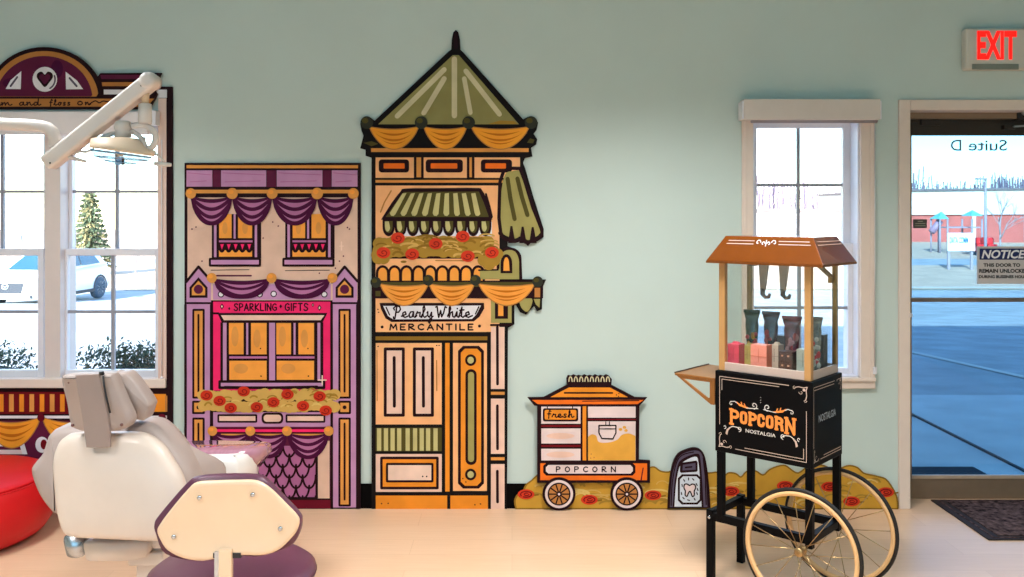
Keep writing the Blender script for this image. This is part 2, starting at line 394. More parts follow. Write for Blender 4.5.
mb.box((wx(741.5), yc - .002, wz(388)), (wx(874), YW, wz(379.5)), trimm); mb.box((wx(741.5), yc - .012, wz(380.5)), (wx(874), YW + .03, wz(377)), trimm)
mb.obj('window_casing', w2, bevel=.003)
mb = MB(); mb.tube([(wx(872.5), yc - .012, wz(122)), (wx(872.5), yc - .012, wz(367))], .002, vinyl, 6); mb.box((wx(871), yc - .016, wz(373)), (wx(874), yc - .006, wz(366)), vinyl); mb.obj('blind_cord', w2)
# ---- roller blind cassettes above both windows
bm_ = mat('blind_fascia', (216, 204, 194), rough=0.5, var=0.02)
t = thing('roller_blind', 'beige roller blind cassette above the narrow window by the door', 'window blind', (wx(811), YW, wz(120)))
mb = MB(); DV = YW - .105; vx = lambda q: px_at(q, DV); vz = lambda q: pz_at(q, DV)
mb.box((vx(744), DV, vz(119.5)), (vx(880.6), YW - .02, vz(99)), bm_); mb.obj('fascia', t, bevel=.003)
mb = MB(); mb.tube([(wx(748), YW - .06, wz(121.5)), (wx(872), YW - .06, wz(121.5))], .014, mat('blind_roll', (150, 144, 150), rough=0.6, var=0.02), 12); mb.obj('rolled_fabric', t)
mb = MB(); mb.box((vx(742.6), DV+.005, vz(119)), (vx(744), YW - .02, vz(101)), vinyl); mb.obj('end_cap', t)
mb = MB(); mb.box((vx(880.6), DV+.005, vz(119)), (vx(882), YW - .02, vz(101)), vinyl); mb.obj('end_cap', t)
t = thing('roller_blind', 'white roller blind cassette along the top of the double window', 'window blind', (wx(50), YW, wz(136)))
wf = mat('blind_white', (232, 224, 224), rough=0.5, var=0.02)
mb = MB(); mb.box((wx(-70), YW - .05, wz(135)), (wx(151), YW - .017, wz(112.5)), wf); mb.obj('fascia', t, bevel=.003)
mb = MB(); mb.box((wx(151), YW - .075, wz(126.5)), (wx(161.5), YW - .017, wz(112)), vinyl); mb.obj('end_cap', t, bevel=.003)
# ---- entrance door
d1 = bpy.data.objects.new('door_1', None); COL.objects.link(d1); d1['kind'] = 'structure'; d1.location = (wx(998), YW + .145, 0)
DD = YW + .145
gx0, gx1, gz1, gz0 = px_at(912, DD), px_at(1072, DD), pz_at(135, DD), pz_at(478.5, DD)
mb = MB()
mb.box((D0, YW + .10, 0), (D0 + .02, YO, DZ1), bronze_dark); mb.box((D1 - .02, YW + .10, 0), (D1, YO, DZ1), bronze_dark)
mb.box((D0, YW + .10, pz_at(119.5, DD)), (D1, DD - .002, DZ1), bronze); mb.box((D0, DD - .002, pz_at(122.5, DD)), (D1, YO, DZ1), bronze_dark); mb.obj('door_frame', d1, bevel=.002)
mb = MB()
ring(mb, gx0, gx1, gz0, gz1, DD, DD + .045, .072, bronze, .0, .0)
mb.box((gx0, DD, 0.001), (gx1, DD + .045, gz0), bronze); mb.box((gx0 - .072, DD, 0.001), (gx0, DD + .045, gz0), bronze); mb.box((gx1, DD, 0.001), (gx1 + .072, DD + .045, gz0), bronze)
mb.box((gx0 - .072, DD, gz1), (gx1 + .072, DD + .045, pz_at(121.5, DD)), bronze_dark)
leaf = mb.obj('door_leaf', d1, bevel=.003)
mb = MB(); mb.box((gx0, DD - .004, gz0), (gx1, DD + .008, gz0 + .018), mat('rail_light', (196, 170, 146), rough=.4, metal=.2)); mb.obj('glazing_bead', leaf)
mb = MB(); mb.box((gx0, DD + .02, gz0), (gx1, DD + .026, gz1), tinted); mb.obj('pane', leaf)
mb = MB(); mb.box((gx0 - .03, DD - .03, pz_at(301.5, DD)), (gx1 + .03, DD - .005, pz_at(297.2, DD)), mat('push_bar', (120, 108, 100), rough=.35, metal=.5)); mb.obj('push_bar', leaf, bevel=.004)
mb = MB(); mb.box((px_at(909.2, DD), DD - .012, pz_at(317, DD)), (px_at(911.4, DD), DD, pz_at(313, DD)), vinyl); mb.obj('lock_cylinder', leaf)
mb = MB()                                                         # closer: body on the frame, folded arm, shoe
cz = pz_at(119, DD)
mb.box((px_at(1012, DD), DD - .06, cz - .01), (px_at(1070, DD), DD - .01, cz + .05), mat('closer_metal', (52, 46, 42), rough=.4, metal=.6))
cl = mb.obj('door_closer', d1, bevel=.006)
mb = MB(); st = mat('steel', (176, 176, 178), rough=.3, metal=.8)
mb.lathe([(.018, -.004), (.018, .012), (.012, .016)], st, Matrix.Translation((px_at(1018, DD), DD - .062, cz + .03)) @ Matrix.Rotation(pi/2, 4, 'X'), 14)
mb.bar((px_at(1008, DD), DD - .05, cz - .045), (px_at(1050, DD), DD - .05, cz - .03), .02, .008, st)
mb.bar((px_at(1000, DD), DD - .03, cz - .048), (px_at(1012, DD), DD - .03, cz - .046), .03, .02, bronze_dark)
mb.obj('closer_arm', cl)
mb = MB(); mb.box((px_at(920, DD), DD - .018, pz_at(125.5, DD)), (px_at(940, DD), DD, pz_at(120, DD)), bronze_dark); mb.obj('door_stop', d1, bevel=.002)
mb = MB()
mb.box((wx(898), YW - .018, 0), (wx(909), YW + .1, wz(100)), trimm); mb.box((wx(1086), YW - .018, 0), (wx(1097), YW + .1, wz(100)), trimm)
mb.box((wx(909), YW - .018, wz(110.5)), (wx(1086), YW + .1, wz(100)), trimm)
mb.obj('trim_1', kind='structure', bevel=.003)
# writing and signs on the door
fnD = lambda off: (lambda x, y: (px_at(x, DD), DD + off, pz_at(y, DD)))
dk = mat('decal_slate', (62, 84, 98), rough=.6, var=.02)
t = thing('door_lettering', 'dark lettering seen in reverse at the top of the glass door', 'lettering', (px_at(980, DD), DD, pz_at(151, DD)))
for s_, xa, xb in (('D', 952.5, 963), ('Suite', 970.5, 1009)):
    mb = MB(); text(mb, s_, fnD(.019), xa, xb, 139.5, 150.5, dk, bold=.006, mirror=True); mb.obj('word', t)
t = thing('door_notice', 'grey notice sign with navy header fixed to the glass door', 'sign', (px_at(1015, DD), DD, pz_at(284, DD)))
mb = MB(); mb.box((px_at(978.5, DD), DD + .012, pz_at(284, DD)), (px_at(1052, DD), DD + .0195, pz_at(246.5, DD)), mat('notice_grey', (206, 198, 196), rough=.4, var=.02)); mb.obj('sign_plate', t)
mb = MB(); mb.box((px_at(980.7, DD), DD + .0108, pz_at(259.8, DD)), (px_at(1050, DD), DD + .012, pz_at(248.6, DD)), mat('notice_navy', (18, 34, 92), rough=.4, var=.02)); mb.obj('header', t)
mb = MB(); wh = mat('lettering_white', (240, 240, 242), var=.01); bk = mat('lettering_black', (22, 20, 24), var=.01)
text(mb, 'NOTICE', fnD(.0102), 982.5, 1026.5, 250, 258.6, wh, bold=.03, shear=.25)
text(mb, 'THIS DOOR TO', fnD(.0112), 984.5, 1021.5, 263.4, 267, bk, bold=.045)
text(mb, 'REMAIN UNLOCKED', fnD(.0112), 980.3, 1030, 269, 273, bk, bold=.045)
text(mb, 'DURING BUSSINES HOURS', fnD(.0112), 980, 1030, 275.3, 278.4, bk, bold=.045)
mb.obj('lettering', t)
t = thing('door_sticker', 'small dark sticker on the left edge of the door glass', 'sticker', (px_at(921, DD), DD, pz_at(228, DD)))
mb = MB(); mb.box((px_at(914.6, DD), DD + .015, pz_at(228.2, DD)), (px_at(928.2, DD), DD + .0195, pz_at(219.3, DD)), mat('sticker', (74, 70, 64), rough=.5, var=.05)); mb.obj('sticker_face', t)
mb = MB(); gm = mat('sticker_print', (168, 160, 140), var=.02)
for y, a, b in ((221, 919, 924), (223.2, 916.4, 926.6), (225.4, 916, 927)):
    mb.box((px_at(a, DD), DD + .0145, pz_at(y + .8, DD)), (px_at(b, DD), DD + .015, pz_at(y, DD)), gm)
mb.obj('print', t)
# exit sign above the door
t = thing('exit_sign', 'white box exit sign with red letters on the wall above the door', 'sign', (wx(996), YW, wz(70)))
sh = mat('exit_housing', (206, 202, 190), rough=.45, var=.02)
DE = YW - .055
mb = MB(); mb.box((px_at(966, DE), DE, pz_at(69.5, DE)), (px_at(1036, DE), YW, pz_at(28, DE)), sh); mb.obj('housing', t, bevel=.012, seg=3)
mb = MB(); mb.box((px_at(972, DE), DE - .004, pz_at(69.6, DE)), (px_at(1018.5, DE), DE + .004, pz_at(64, DE)), mat('exit_lens', (126, 132, 122), rough=.3, var=.03)); mb.obj('lamp_lens', t, bevel=.002)
mb = MB(); red = mat('exit_red', (255, 22, 14), var=.01, emit=1.3)
fe = lambda x, y: (px_at(x, DE), DE - .002, pz_at(y, DE))
text(mb, 'EXIT', fe, 977, 1016.5, 31, 59.5, red, bold=.035); mb.obj('lettering', t)
mb = MB(); mb.ball((px_at(965.5, YW - .03), YW - .035, pz_at(62.5, YW - .03)), .006, mat('indicator', (255, 90, 90), emit=1)); mb.obj('indicator_light', t)
# doormat
mr = mat('mat_rib', (84, 66, 64), rough=.95, var=.95, scale=42, spec=.1, bump=.8)
me = mat('mat_edge', (40, 30, 30), rough=.8, var=.1)
t = thing('doormat', 'dark ribbed doormat on the floor in front of the glass door', 'doormat', (2.62, 4.4, 0))
mb = MB(); mb.box((2.185, 4.125, .0005), (3.09, 4.70, .007), me); mb.obj('border', t, bevel=.004)
mb = MB()
mb.box((2.25, 4.17, .007), (3.04, 4.66, .0115), mr); mb.obj('pile', t, bevel=.002)
mb = MB(); ring(mb, 2.225, 3.065, 4.15, 4.68, 0, .002, .008, mr)
mb.v = [(x, z, .007 + y) for x, y, z in mb.v]
mb.obj('ridge', t)
# ================================================================ outside
def gz(y): return -0.1 - max(0, min(y, 30) - 7) * 0.0552
asphalt = mat('asphalt', (172, 178, 180), rough=.9, var=.22, scale=1.6)
concrete = mat('sidewalk_concrete', (204, 208, 206), rough=.9, var=.14, scale=2.2)
straw = mat('winter_grass', (214, 186, 160), rough=1, var=.15, scale=1.2)
def strip(name, x0, x1, ys, m, dz=0, kind='structure'):
    mb = MB(); n = len(ys)
    mb.add([(x, y, gz(y) + dz) for y in ys for x in (x0, x1)], [(2*i, 2*i+1, 2*i+3, 2*i+2) for i in range(n-1)], m)
    o = mb.obj(name); o['kind'] = kind; return o
strip('sidewalk', -30, 40, [4.75, 7, 8.3], concrete)
strip('parking_lot', -60, 60, [8.3, 12, 16, 20, 25, 30, 34], asphalt, -.005)
strip('grass_verge', -120, 160, [34, 50], straw)
strip('road', -160, 180, [50, 57], asphalt)
strip('grass_field', -200, 260, [57, 160], straw)
wl = mat('line_paint', (214, 212, 200), rough=.8, var=.04)
strip('parking_line', 5.40, 5.51, [9, 11, 14.5], wl, .004)
strip('kerb', -60, 60, [33.6, 34], wl, .1)
mb = MB(); mb.box((3.165, 4.8, -.1), (3.185, 8.3, -.088), mat('joint', (60, 64, 70), rough=1)); o = mb.obj('sidewalk_joint'); o['kind'] = 'structure'
mb = MB(); mb.box((1.95, 5.40, -.1), (2.88, 5.62, -.08), mat('outdoor_mat', (30, 40, 52), rough=1, var=.2, scale=60)); tag(mb.obj('outdoor_mat'), 'dark mat lying outside beyond the door glass', 'doormat')
# shrubs below the double window: one clipped hedge plant per bay
def leafy(mb, c, r, n, m, ls=.03):
    c = Vector(c)
    for k in range(n):
        a, b = random.uniform(0, 2*pi), math.acos(random.uniform(-.4, 1)); q = random.uniform(.75, 1.05)
        p = c + Vector((r[0]*sin(b)*cos(a)*q, r[1]*sin(b)*sin(a)*q, r[2]*cos(b)*q))
        u = Vector((random.uniform(-1,1), random.uniform(-1,1), random.uniform(-1,1))).normalized(); w = u.cross(Vector((.3,.5,.8))).normalized()
        l = ls*random.uniform(.6, 1.3)
        mb.add([p - u*l, p + w*l*.45, p + u*l, p - w*l*.45], [(0,1,2,3)], m)
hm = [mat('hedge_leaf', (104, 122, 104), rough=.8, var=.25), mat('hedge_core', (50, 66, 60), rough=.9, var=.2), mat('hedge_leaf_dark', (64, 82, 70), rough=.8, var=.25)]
for k, (x, lab) in enumerate(((-4.02, 'clipped evergreen shrub outside the left part of the double window, under the car'), (-2.70, 'clipped evergreen shrub outside the right part of the double window, above the headrest'))):
    t = thing('evergreen_shrub', lab, 'shrub', (x, 6.6, -.09))
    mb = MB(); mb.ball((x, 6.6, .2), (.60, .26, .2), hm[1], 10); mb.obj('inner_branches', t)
    mb = MB()
    for q in range(14): leafy(mb, (x - .34 + .68*q/13, 6.6 + random.uniform(-.1, .06), random.uniform(.2, .26)), (.26, .30, .32), 330, hm[q % 2 and 0 or 2], .022)
    mb.obj('foliage', t)
# conifer
t = thing('conifer', 'young conifer standing behind the parked car outside the double window', 'tree', ((90-512)*42/F, 42, gz(42)))
cx, cy, cz = t.location; nm = [mat('needle_green', (84, 100, 76), rough=.9, var=.25), mat('needle_gold', (140, 134, 96), rough=.9, var=.2)]
mb = MB(); mb.tube([(cx, cy, cz), (cx, cy, cz + 3.9)], [.09, .02], mat('bark', (110, 92, 80), rough=1), 7); mb.obj('trunk', t)
mb = MB()
for i in range(15):
    z = cz + .45 + i*.235; rad = 1.22*(1 - i/15.5)
    for j in range(11):
        a = j*2*pi/11 + i*.7 + random.uniform(-.2, .2); e = Vector((cx + rad*cos(a), cy + rad*sin(a), z - .12))
        m = nm[1] if random.random() < .3 else nm[0]
        mb.tube([(cx, cy, z + .14), e], [.085, .02], m, 5)
        leafy(mb, (cx + rad*.7*cos(a), cy + rad*.7*sin(a), z - .05), (.24, .24, .12), 16, m, .12)
mb.obj('foliage', t)
def bare_tree(x, y, h, lab, name='bare_tree', spread=.45, seed=1, levels=4, r0=None, colr=(150, 140, 140)):
    rnd = random.Random(seed); t = thing(name, lab, 'tree', (x, y, gz(y))); m = mat('bare_bark_%d' % colr[0], colr, rough=1, var=.1); mb = MB()
    def grow(p, d, l, r, k):
        q = p + d*l; mb.tube([p, p + d*l*.5 + Vector((rnd.uniform(-.04,.04)*l, 0, 0)), q], [r, r*.8, r*.6], m, 5)
        if k == 0: return
        for _ in range(3 if k > 1 else 4):
            nd = (d + Vector((rnd.uniform(-1,1)*spread*1.5, rnd.uniform(-1,1)*spread*1.2, rnd.uniform(-.15,.5)))).normalized()
            grow(p + d*l*rnd.uniform(.55, 1), nd, l*rnd.uniform(.6, .8), r*.55, k-1)
    grow(Vector((x, y, gz(y))), Vector((0, 0, 1)), h*.36, r0 or h*.016, levels); mb.obj('branches', t); return t
bare_tree((136-512)*40/F, 40, 2.2, 'small bare shrub tree right of the conifer outside the double window', seed=3)
bare_tree((22-512)*55/F, 55, 5.0, 'bare grey tree beyond the car, seen in the left pane of the double window', seed=9, colr=(176, 176, 184))
bare_tree((1000-512)*60/F, 60, 5.2, 'bare tree beside the street lamp across the road', seed=5, spread=.5, colr=(158, 148, 150))
# parked car: local x points to its left side, y to its tail
cb = mat('car_white', (226, 234, 242), rough=.25, var=.01, coat=.6); cg = mat('car_glass', (44, 84, 100), rough=.1, var=.05, spec=.6); ct = mat('tyre', (58, 78, 96), rough=.8); ck = mat('car_trim', (32, 42, 54), rough=.6); cs = mat('alloy', (176, 190, 200), rough=.3, metal=.6)
DC = 29.0
t = thing('parked_car', 'white compact suv parked outside, seen through the double window', 'car', (px_at(50, DC), DC, gz(DC) - .02), radians(-4))
def ringcar(y, hw, z0, z1, r=.12):
    return [Vector((px, y, pz)) for px, pz in ((-hw*.93, z0), (hw*.93, z0), (hw, z0 + r), (hw, (z0+z1)/2), (hw*.97, z1 - r), (hw*.88, z1), (-hw*.88, z1), (-hw*.97, z1 - r), (-hw, (z0+z1)/2), (-hw, z0 + r))]
mb = MB()
mb.loft([ringcar(-2.28, .62, .42, .78, .08), ringcar(-2.2, .82, .28, .9), ringcar(-1.9, .9, .24, .98), ringcar(-1.0, .92, .24, 1.06), ringcar(0, .92, .24, 1.08), ringcar(1.4, .92, .26, 1.1), ringcar(2.0, .9, .3, 1.1), ringcar(2.25, .8, .42, 1.0, .1)], cb); mb.obj('body', t, local=True)
mb = MB()
def cab(y, hw, z): return [Vector((-hw, y, z)), Vector((hw, y, z))]
def prism_cab(inset, m, prof):
    L_ = [[Vector((-w, y, z)), Vector((w, y, z))] for y, w, z in prof]
    v = [p for q in L_ for p in q]; n = len(L_); f = [(2*i, 2*((i+1) % n), 2*((i+1) % n)+1, 2*i+1) for i in range(n)]
    mb.add(v, f, m); mb.add(v, [[2*i for i in range(n)], [2*i+1 for i in range(n)][::-1]], m)
prism_cab(0, cb, [(-1.1, .86, 1.03), (-.15, .68, 1.58), (.5, .66, 1.64), (1.5, .66, 1.6), (2.1, .8, 1.06)]); mb.obj('cabin', t, local=True, bevel=.05)
def panel(name, pts, m):
    mb = MB(); mb.add(pts, [list(range(len(pts)))], m); return mb.obj(name, t, local=True)
panel('windscreen', [(-.74, -1.06, 1.09), (.74, -1.06, 1.09), (.6, -.26, 1.55), (-.6, -.26, 1.55)], cg)
for sx in (-1, 1):
    panel('side_window', [(sx*.875, -.72, 1.14), (sx*.875, .28, 1.15), (sx*.72, .28, 1.54), (sx*.735, -.1, 1.52)], cg)
    panel('side_window', [(sx*.875, .36, 1.15), (sx*.86, 1.5, 1.17), (sx*.725, 1.25, 1.5), (sx*.72, .36, 1.54)], cg)
    mb = MB(); mb.ball((sx*1.0, -.62, 1.14), (.12, .08, .09), cb, 8); mb.obj('door_mirror', t, local=True)
    mb = MB(); mb.add([(sx*.5, -2.25, .74), (sx*.86, -2.02, .78), (sx*.84, -2.08, .9), (sx*.5, -2.21, .84)], [(0,1,2,3)], cs); mb.obj('headlight', t, local=True)
    for yy in (-1.38, 1.38):
        M = Matrix.Translation((sx*.84, yy, .35)) @ Matrix.Rotation(pi/2*sx, 4, 'Y')
        mb = MB(); mb.lathe([(.24, -.1), (.35, -.1), (.37, -.05), (.37, .06), (.34, .1), (.245, .11)], ct, M, 24); wh_ = mb.obj('wheel', t, local=True)
        mb = MB(); mb.lathe([(.245, .1), (.23, .07), (.06, .06), (.05, .1), (.01, .1)], ck, M, 24)
        for k in range(10):
            a = k*2*pi/10; mb.bar(M @ Vector((.05*cos(a), .05*sin(a), .1)), M @ Vector((.235*cos(a), .235*sin(a), .1)), .03, .02, cs, up=(1, 0, 0))
        mb.obj('rim', wh_, local=True)
        mb = MB(); mb.add([(sx*.935, yy + .44*cos(radians(a)), .35 + .44*sin(radians(a))) for a in range(-10, 191, 20)] + [(sx*.935, yy + .37*cos(radians(a)), .35 + .37*sin(radians(a))) for a in range(190, -11, -20)], [list(range(22))], ck); mb.obj('wheel_arch', t, local=True)
mb = MB(); mb.add([(-.5, -2.29, .46), (.5, -2.29, .46), (.58, -2.29, .76), (-.58, -2.29, .76)], [(0,1,2,3)], ck); gr = mb.obj('grille', t, local=True)
mb = MB(); mb.tube([(.1*cos(a), -2.3, .66 + .075*sin(a)) for a in [2*pi*k/16 for k in range(16)]], .014, cs, 6, closed=True); mb.tube([(-.1, -2.3, .69), (-.03, -2.3, .67), (0, -2.3, .63), (.03, -2.3, .67), (.1, -2.3, .69)], .012, cs, 5); mb.obj('badge', gr, local=True)
mb = MB(); mb.add([(-.8, -2.215, .3), (.8, -2.215, .3), (.8, -2.235, .4), (-.8, -2.235, .4)], [(0,1,2,3)], ck); mb.obj('bumper_intake', t, local=True)
for sx in (-1, 1):
    mb = MB(); mb.bar((sx*.925, -1.0, .3), (sx*.925, 1.0, .3), .03, .1, ck); mb.obj('sill_trim', t, local=True)
# brick warehouse across the road
brick = mat('brick_wall', (176, 92, 84), rough=.9, var=.12, scale=.8); stucco = mat('pale_fascia', (206, 200, 196), rough=.8, var=.03, scale=.4); roofm = mat('roof_edge', (104, 96, 100), rough=.8)
YBd = 92
t = thing('brick_warehouse', 'long low red brick building with white fascia across the road', 'building', (62, YBd, gz(YBd)))
zb = gz(YBd)
mb = MB(); mb.hexa([(39, YBd, zb), (120, YBd-22, zb), (120, YBd+20, zb), (39, YBd+22, zb), (39, YBd, 2.45 - 1.1), (120, YBd-22, 2.45 - .6), (120, YBd+20, 1.9), (39, YBd+22, 1.4)], brick); mb.obj('wall', t)
mb = MB(); mb.hexa([(38.8, YBd-.3, 1.35), (120, YBd-22.3, 1.85), (120, YBd+20, 1.85), (38.8, YBd+22, 1.35), (38.8, YBd-.3, 3.75), (120, YBd-22.3, 4.4), (120, YBd+20, 4.4), (38.8, YBd+22, 3.75)], stucco); mb.obj('fascia', t)
mb = MB(); mb.hexa([(38.6, YBd-.6, 3.75), (120, YBd-22.6, 4.4), (120, YBd+20, 4.4), (38.6, YBd+22, 3.75), (38.6, YBd-.6, 3.95), (120, YBd-22.6, 4.6), (120, YBd+20, 4.6), (38.6, YBd+22, 3.95)], roofm); mb.obj('roof', t)
for xx in (46, 50.5):
    yy = YBd - (xx-39)*22/81 - .08
    mb = MB(); mb.box((xx, yy - .1, zb), (xx + .35, yy, 1.4), stucco); mb.obj('downpipe', t)
t = thing('white_shed', 'long white building with a dark window far beyond the narrow window', 'building', (28, 96, gz(96)))
zb = gz(96)
mb = MB(); mb.box((21, 96, zb), (36.4, 110, 1.7), stucco); mb.obj('wall', t)
mb = MB(); mb.box((20.6, 95.6, 1.7), (36.8, 110.4, 2.0), roofm); mb.obj('roof', t)
mb = MB(); mb.box((27.5, 95.9, -.7), (30, 96, .9), mat('far_window', (110, 130, 150), rough=.3)); mb.obj('window', t)
for xx in (33, 34.6):
    mb = MB(); mb.box((xx, 95.9, -1), (xx + .8, 96, .8), MATS['far_window']); mb.obj('window', t)
# tree line behind: countable bare crowns
tm = mat('far_branches', (120, 110, 126), rough=1, var=.15)
tl = MB(); rnd = random.Random(4)
for k in range(1500):
    x = rnd.uniform(35, 150); y = 128 + rnd.uniform(0, 18); h = rnd.uniform(4.2, 6.6) + 1.2*sin(x*.35) + .7*sin(x*.9)
    tl.bar((x, y, 1.5), (x + rnd.uniform(-.5, .5), y, h), .1, .1, tm)
for k in range(2600):
    x = rnd.uniform(35, 150); y = 128 + rnd.uniform(0, 18); z = rnd.uniform(1.5, 5.2) + 1.0*sin(x*.35)
    tl.bar((x, y, z), (x + rnd.uniform(-.9, .9), y, z + rnd.uniform(.3, 1.1)), .05, .05, tm)
tag(tl.obj('woodland'), 'bare winter woodland on the skyline behind the brick building', 'woodland', kind='stuff')
# street lamp, board, playground, red vehicles
gm2 = mat('lamp_grey', (150, 140, 150), rough=.6)
xl = px_at(985.5, 58); t = thing('street_lamp', 'tall grey street lamp with one arm across the road', 'street lamp', (xl, 58, gz(58)))
mb = MB(); mb.tube([(xl, 58, gz(58)), (xl, 58, pz_at(178, 58))], [.11, .07], gm2, 8); mb.obj('pole', t)
mb = MB(); mb.box((px_at(976.5, 58), 57.8, pz_at(179.6, 58)), (xl, 58.2, pz_at(178, 58)), gm2); mb.obj('lamp_head', t)
DB = 46.0
t = thing('roadside_board', 'white board with blue lettering standing on the grass across the lot', 'sign', (px_at(961, DB), DB, gz(DB)))
mb = MB(); mb.box((px_at(948, DB), DB, pz_at(251, DB)), (px_at(975, DB), DB + .1, pz_at(233, DB)), mat('board_white', (240, 240, 242), rough=.6, var=.01)); mb.obj('panel', t)
mb = MB(); bl = mat('board_blue', (40, 120, 180), rough=.6, var=.02); fb = lambda x, y: (px_at(x, DB), DB - .02, pz_at(y, DB)); text(mb, 'DATA COMM', fb, 949.5, 968, 237, 243.5, bl, bold=.03); mb.obj('lettering', t)
mb = MB()
for q in (950, 973): mb.box((px_at(q, DB) - .06, DB + .1, gz(DB)), (px_at(q, DB) + .06, DB + .2, pz_at(240, DB)), gm2)
mb.obj('post', t)
DP = 66.0
t = thing('play_tower', 'small playground tower with teal roof and purple slide before the brick building', 'playground', (px_at(942, DP), DP, gz(DP)))
teal = mat('teal_roof', (110, 186, 190), rough=.6); pur = mat('slide_purple', (150, 120, 140), rough=.5)
q = lambda x, y, dy=0: (px_at(x, DP), DP + dy, pz_at(y, DP))
mb = MB(); mb.add([q(934, 219, -.8), q(944, 219, -.8), q(944, 219, .8), q(934, 219, .8), q(941.5, 211.5)], [(0,1,4), (1,2,4), (2,3,4), (3,0,4), (3,2,1,0)], teal); mb.obj('roof', t)
mb = MB(); mb.add([q(966, 216, -.8), q(978, 216, -.8), q(978, 216, .8), q(966, 216, .8), q(972.5, 210)], [(0,1,4), (1,2,4), (2,3,4), (3,0,4), (3,2,1,0)], teal); mb.obj('roof', t)
mb = MB(); mb.tube([q(940, 221), q(936.5, 226), q(931.5, 232)], .26, pur, 8); mb.obj('slide', t)
mb = MB()
for xx in (935.5, 943, 967, 977):
    for dy in (-.7, .7): mb.tube([q(xx, 219, dy), (px_at(xx, DP), DP + dy, gz(DP))], .07, gm2, 6)
mb.box(q(943, 228, -.5), q(977, 226.6, .5), gm2); mb.obj('frame', t)
for k, (xa, lab) in enumerate(((975, 'small red vehicle left of the street lamp across the road'), (988.5, 'small red vehicle right of the street lamp across the road'))):
    DR = 62.0; rm = mat('red_vehicle', (214, 44, 50), rough=.4); x0 = px_at(xa, DR)
    t = thing('red_vehicle', lab, 'vehicle', (x0 + .4, DR, gz(DR)))
    mb = MB(); mb.box((x0, DR, gz(DR) + .25), (x0 + .62, DR + 1.6, gz(DR) + .75), rm); mb.box((x0 + .08, DR + .3, gz(DR) + .75), (x0 + .54, DR + 1.3, gz(DR) + 1.2), rm); mb.obj('body', t, bevel=.05)
    for xx in (x0 + .05, x0 + .43):
        mb = MB(); mb.lathe([(.2, 0), (.2, .14)], ct, Matrix.Translation((xx, DR + .3, gz(DR) + .2)) @ Matrix.Rotation(pi/2, 4, 'Y'), 12); mb.obj('wheel', t)
# ================================================================ painted wooden cut-outs along the wall
BT = 0.014                                                   # board thickness
def wfn(base): return lambda x, y, L: (wx(x), YW - base - 0.0005*L, wz(y))
def board(pts, c, parent, name='board', th=BT, off=0.0):
    mb = MB(); m = pm(c); n = len(pts)
    f = [(wx(x), YW - off - th, wz(y)) for x, y in pts]; b = [(wx(x), YW - off - .0005, wz(y)) for x, y in pts]
    mb.add(f + b, [list(range(n)), list(range(n, 2*n))[::-1]] + [[i, (i+1) % n, n + (i+1) % n, n + i] for i in range(n)], m)
    return mb.obj(name, parent)
def knob(name, cx, cy, r, c, parent, base, hi=None):
    p = Paint(wfn(base)); p.ell(cx, cy, r, r, c, 12)
    if hi: p.ell(cx - r*.25, cy - r*.3, r*.5, r*.42, hi, 13)
    return p.obj(name, parent)
PURPLE_T = [(.25, .40, 'mauve', .74), (.52, .66, 'mauve', .76), (.78, .86, 'mauve', .52)]
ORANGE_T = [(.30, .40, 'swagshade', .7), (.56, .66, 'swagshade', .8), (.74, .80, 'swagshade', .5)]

# ---------------------------------------------------------------- purple gift shop front
t = thing('shopfront_cutout', 'purple and tan painted shopfront cut-out with a pink gift sign, left of the tower', 'wall cutout', (wx(273), YW, 0))
B = BT
board([(185.5,163),(361,163),(361,508.6),(185.5,508.6)], 'ink', t)
def pp(): return Paint(wfn(B))
p = pp(); p.rect(187.5,165.3,358.5,168.4,'gold'); 
for a, b in ((187.5,213.3),(222,267),(277.5,323),(332.3,358)): p.rect(a,170.5,b,186.7,'lilac'); p.line([(a+2,173),(b-2,175)],.8,'mauve',2); p.line([(a+4,182),(b-6,181)],.8,'mauve',2)
for a, b in ((213.8,221.6),(267.5,277),(323.4,331.8)): p.rect(a,170.5,b,187,'maroon')
p.rect(187.5,189.8,357,193.4,'gold'); p.obj('cornice', t)
p = pp(); p.rect(188.5,197.5,358,300,'tan',1)
for x, y in ((193,229),(197,227),(273.5,222),(279,226),(264,238),(203,261),(340,261),(344,256),(350,229),(348,227.5),(320,273),(336,268)): p.ell(x,y,.8,.8,'maroon',2,8)
p.line([(342,242),(342,250)],1.4,'cream',2); p.line([(340,246),(344,246)],.9,'cream',2)
p.line([(205,275.5),(252,275.5)],1.6,'maroon',2); p.line([(212,270),(250,269.5)],.7,'ink',2); p.line([(286,270.5),(330,270)],.7,'ink',2)
p.obj('upper_wall', t)
def upper_window(dx):
    p = pp(); p.rect(212.8+dx,214,262+dx,258,'ink',3)
    p.rect(215+dx,214,217.5+dx,257,'lilac',4); p.rect(255.6+dx,214,258+dx,257,'lilac',4); p.rect(234.6+dx,214,236.6+dx,238.5,'lilac',4)
    p.rect(220.2+dx,214,232.6+dx,238,'amber',4); p.rect(239+dx,214,253+dx,238,'amber',4); p.rect(220+dx,240.2,253.4+dx,242.2,'mauve',4)
    p.ell(226+dx,228,2.6,6,'gold',5); p.ell(246+dx,228,2.8,6,'gold',5)
    p.rect(220+dx,250,253+dx,256.6,'amber',4)
    for k in range(5):
        x = 219.6 + dx + 6.8*k; p.fill([(x,243.5),(x+6.8,243.5)] + arc(x+3.4,247.5,3.4,5,0,180,8),'ink',6); p.fill([(x+1.6,244),(x+5.4,244),(x+3.4,249.6)],'pink',7)
    p.frame(210+dx,257.6,262+dx,266.4,2.2,'ink','lilac',8); p.obj('window', t)
upper_window(0); upper_window(73.2)
kx = [192.2,233.4,273.2,318,354]
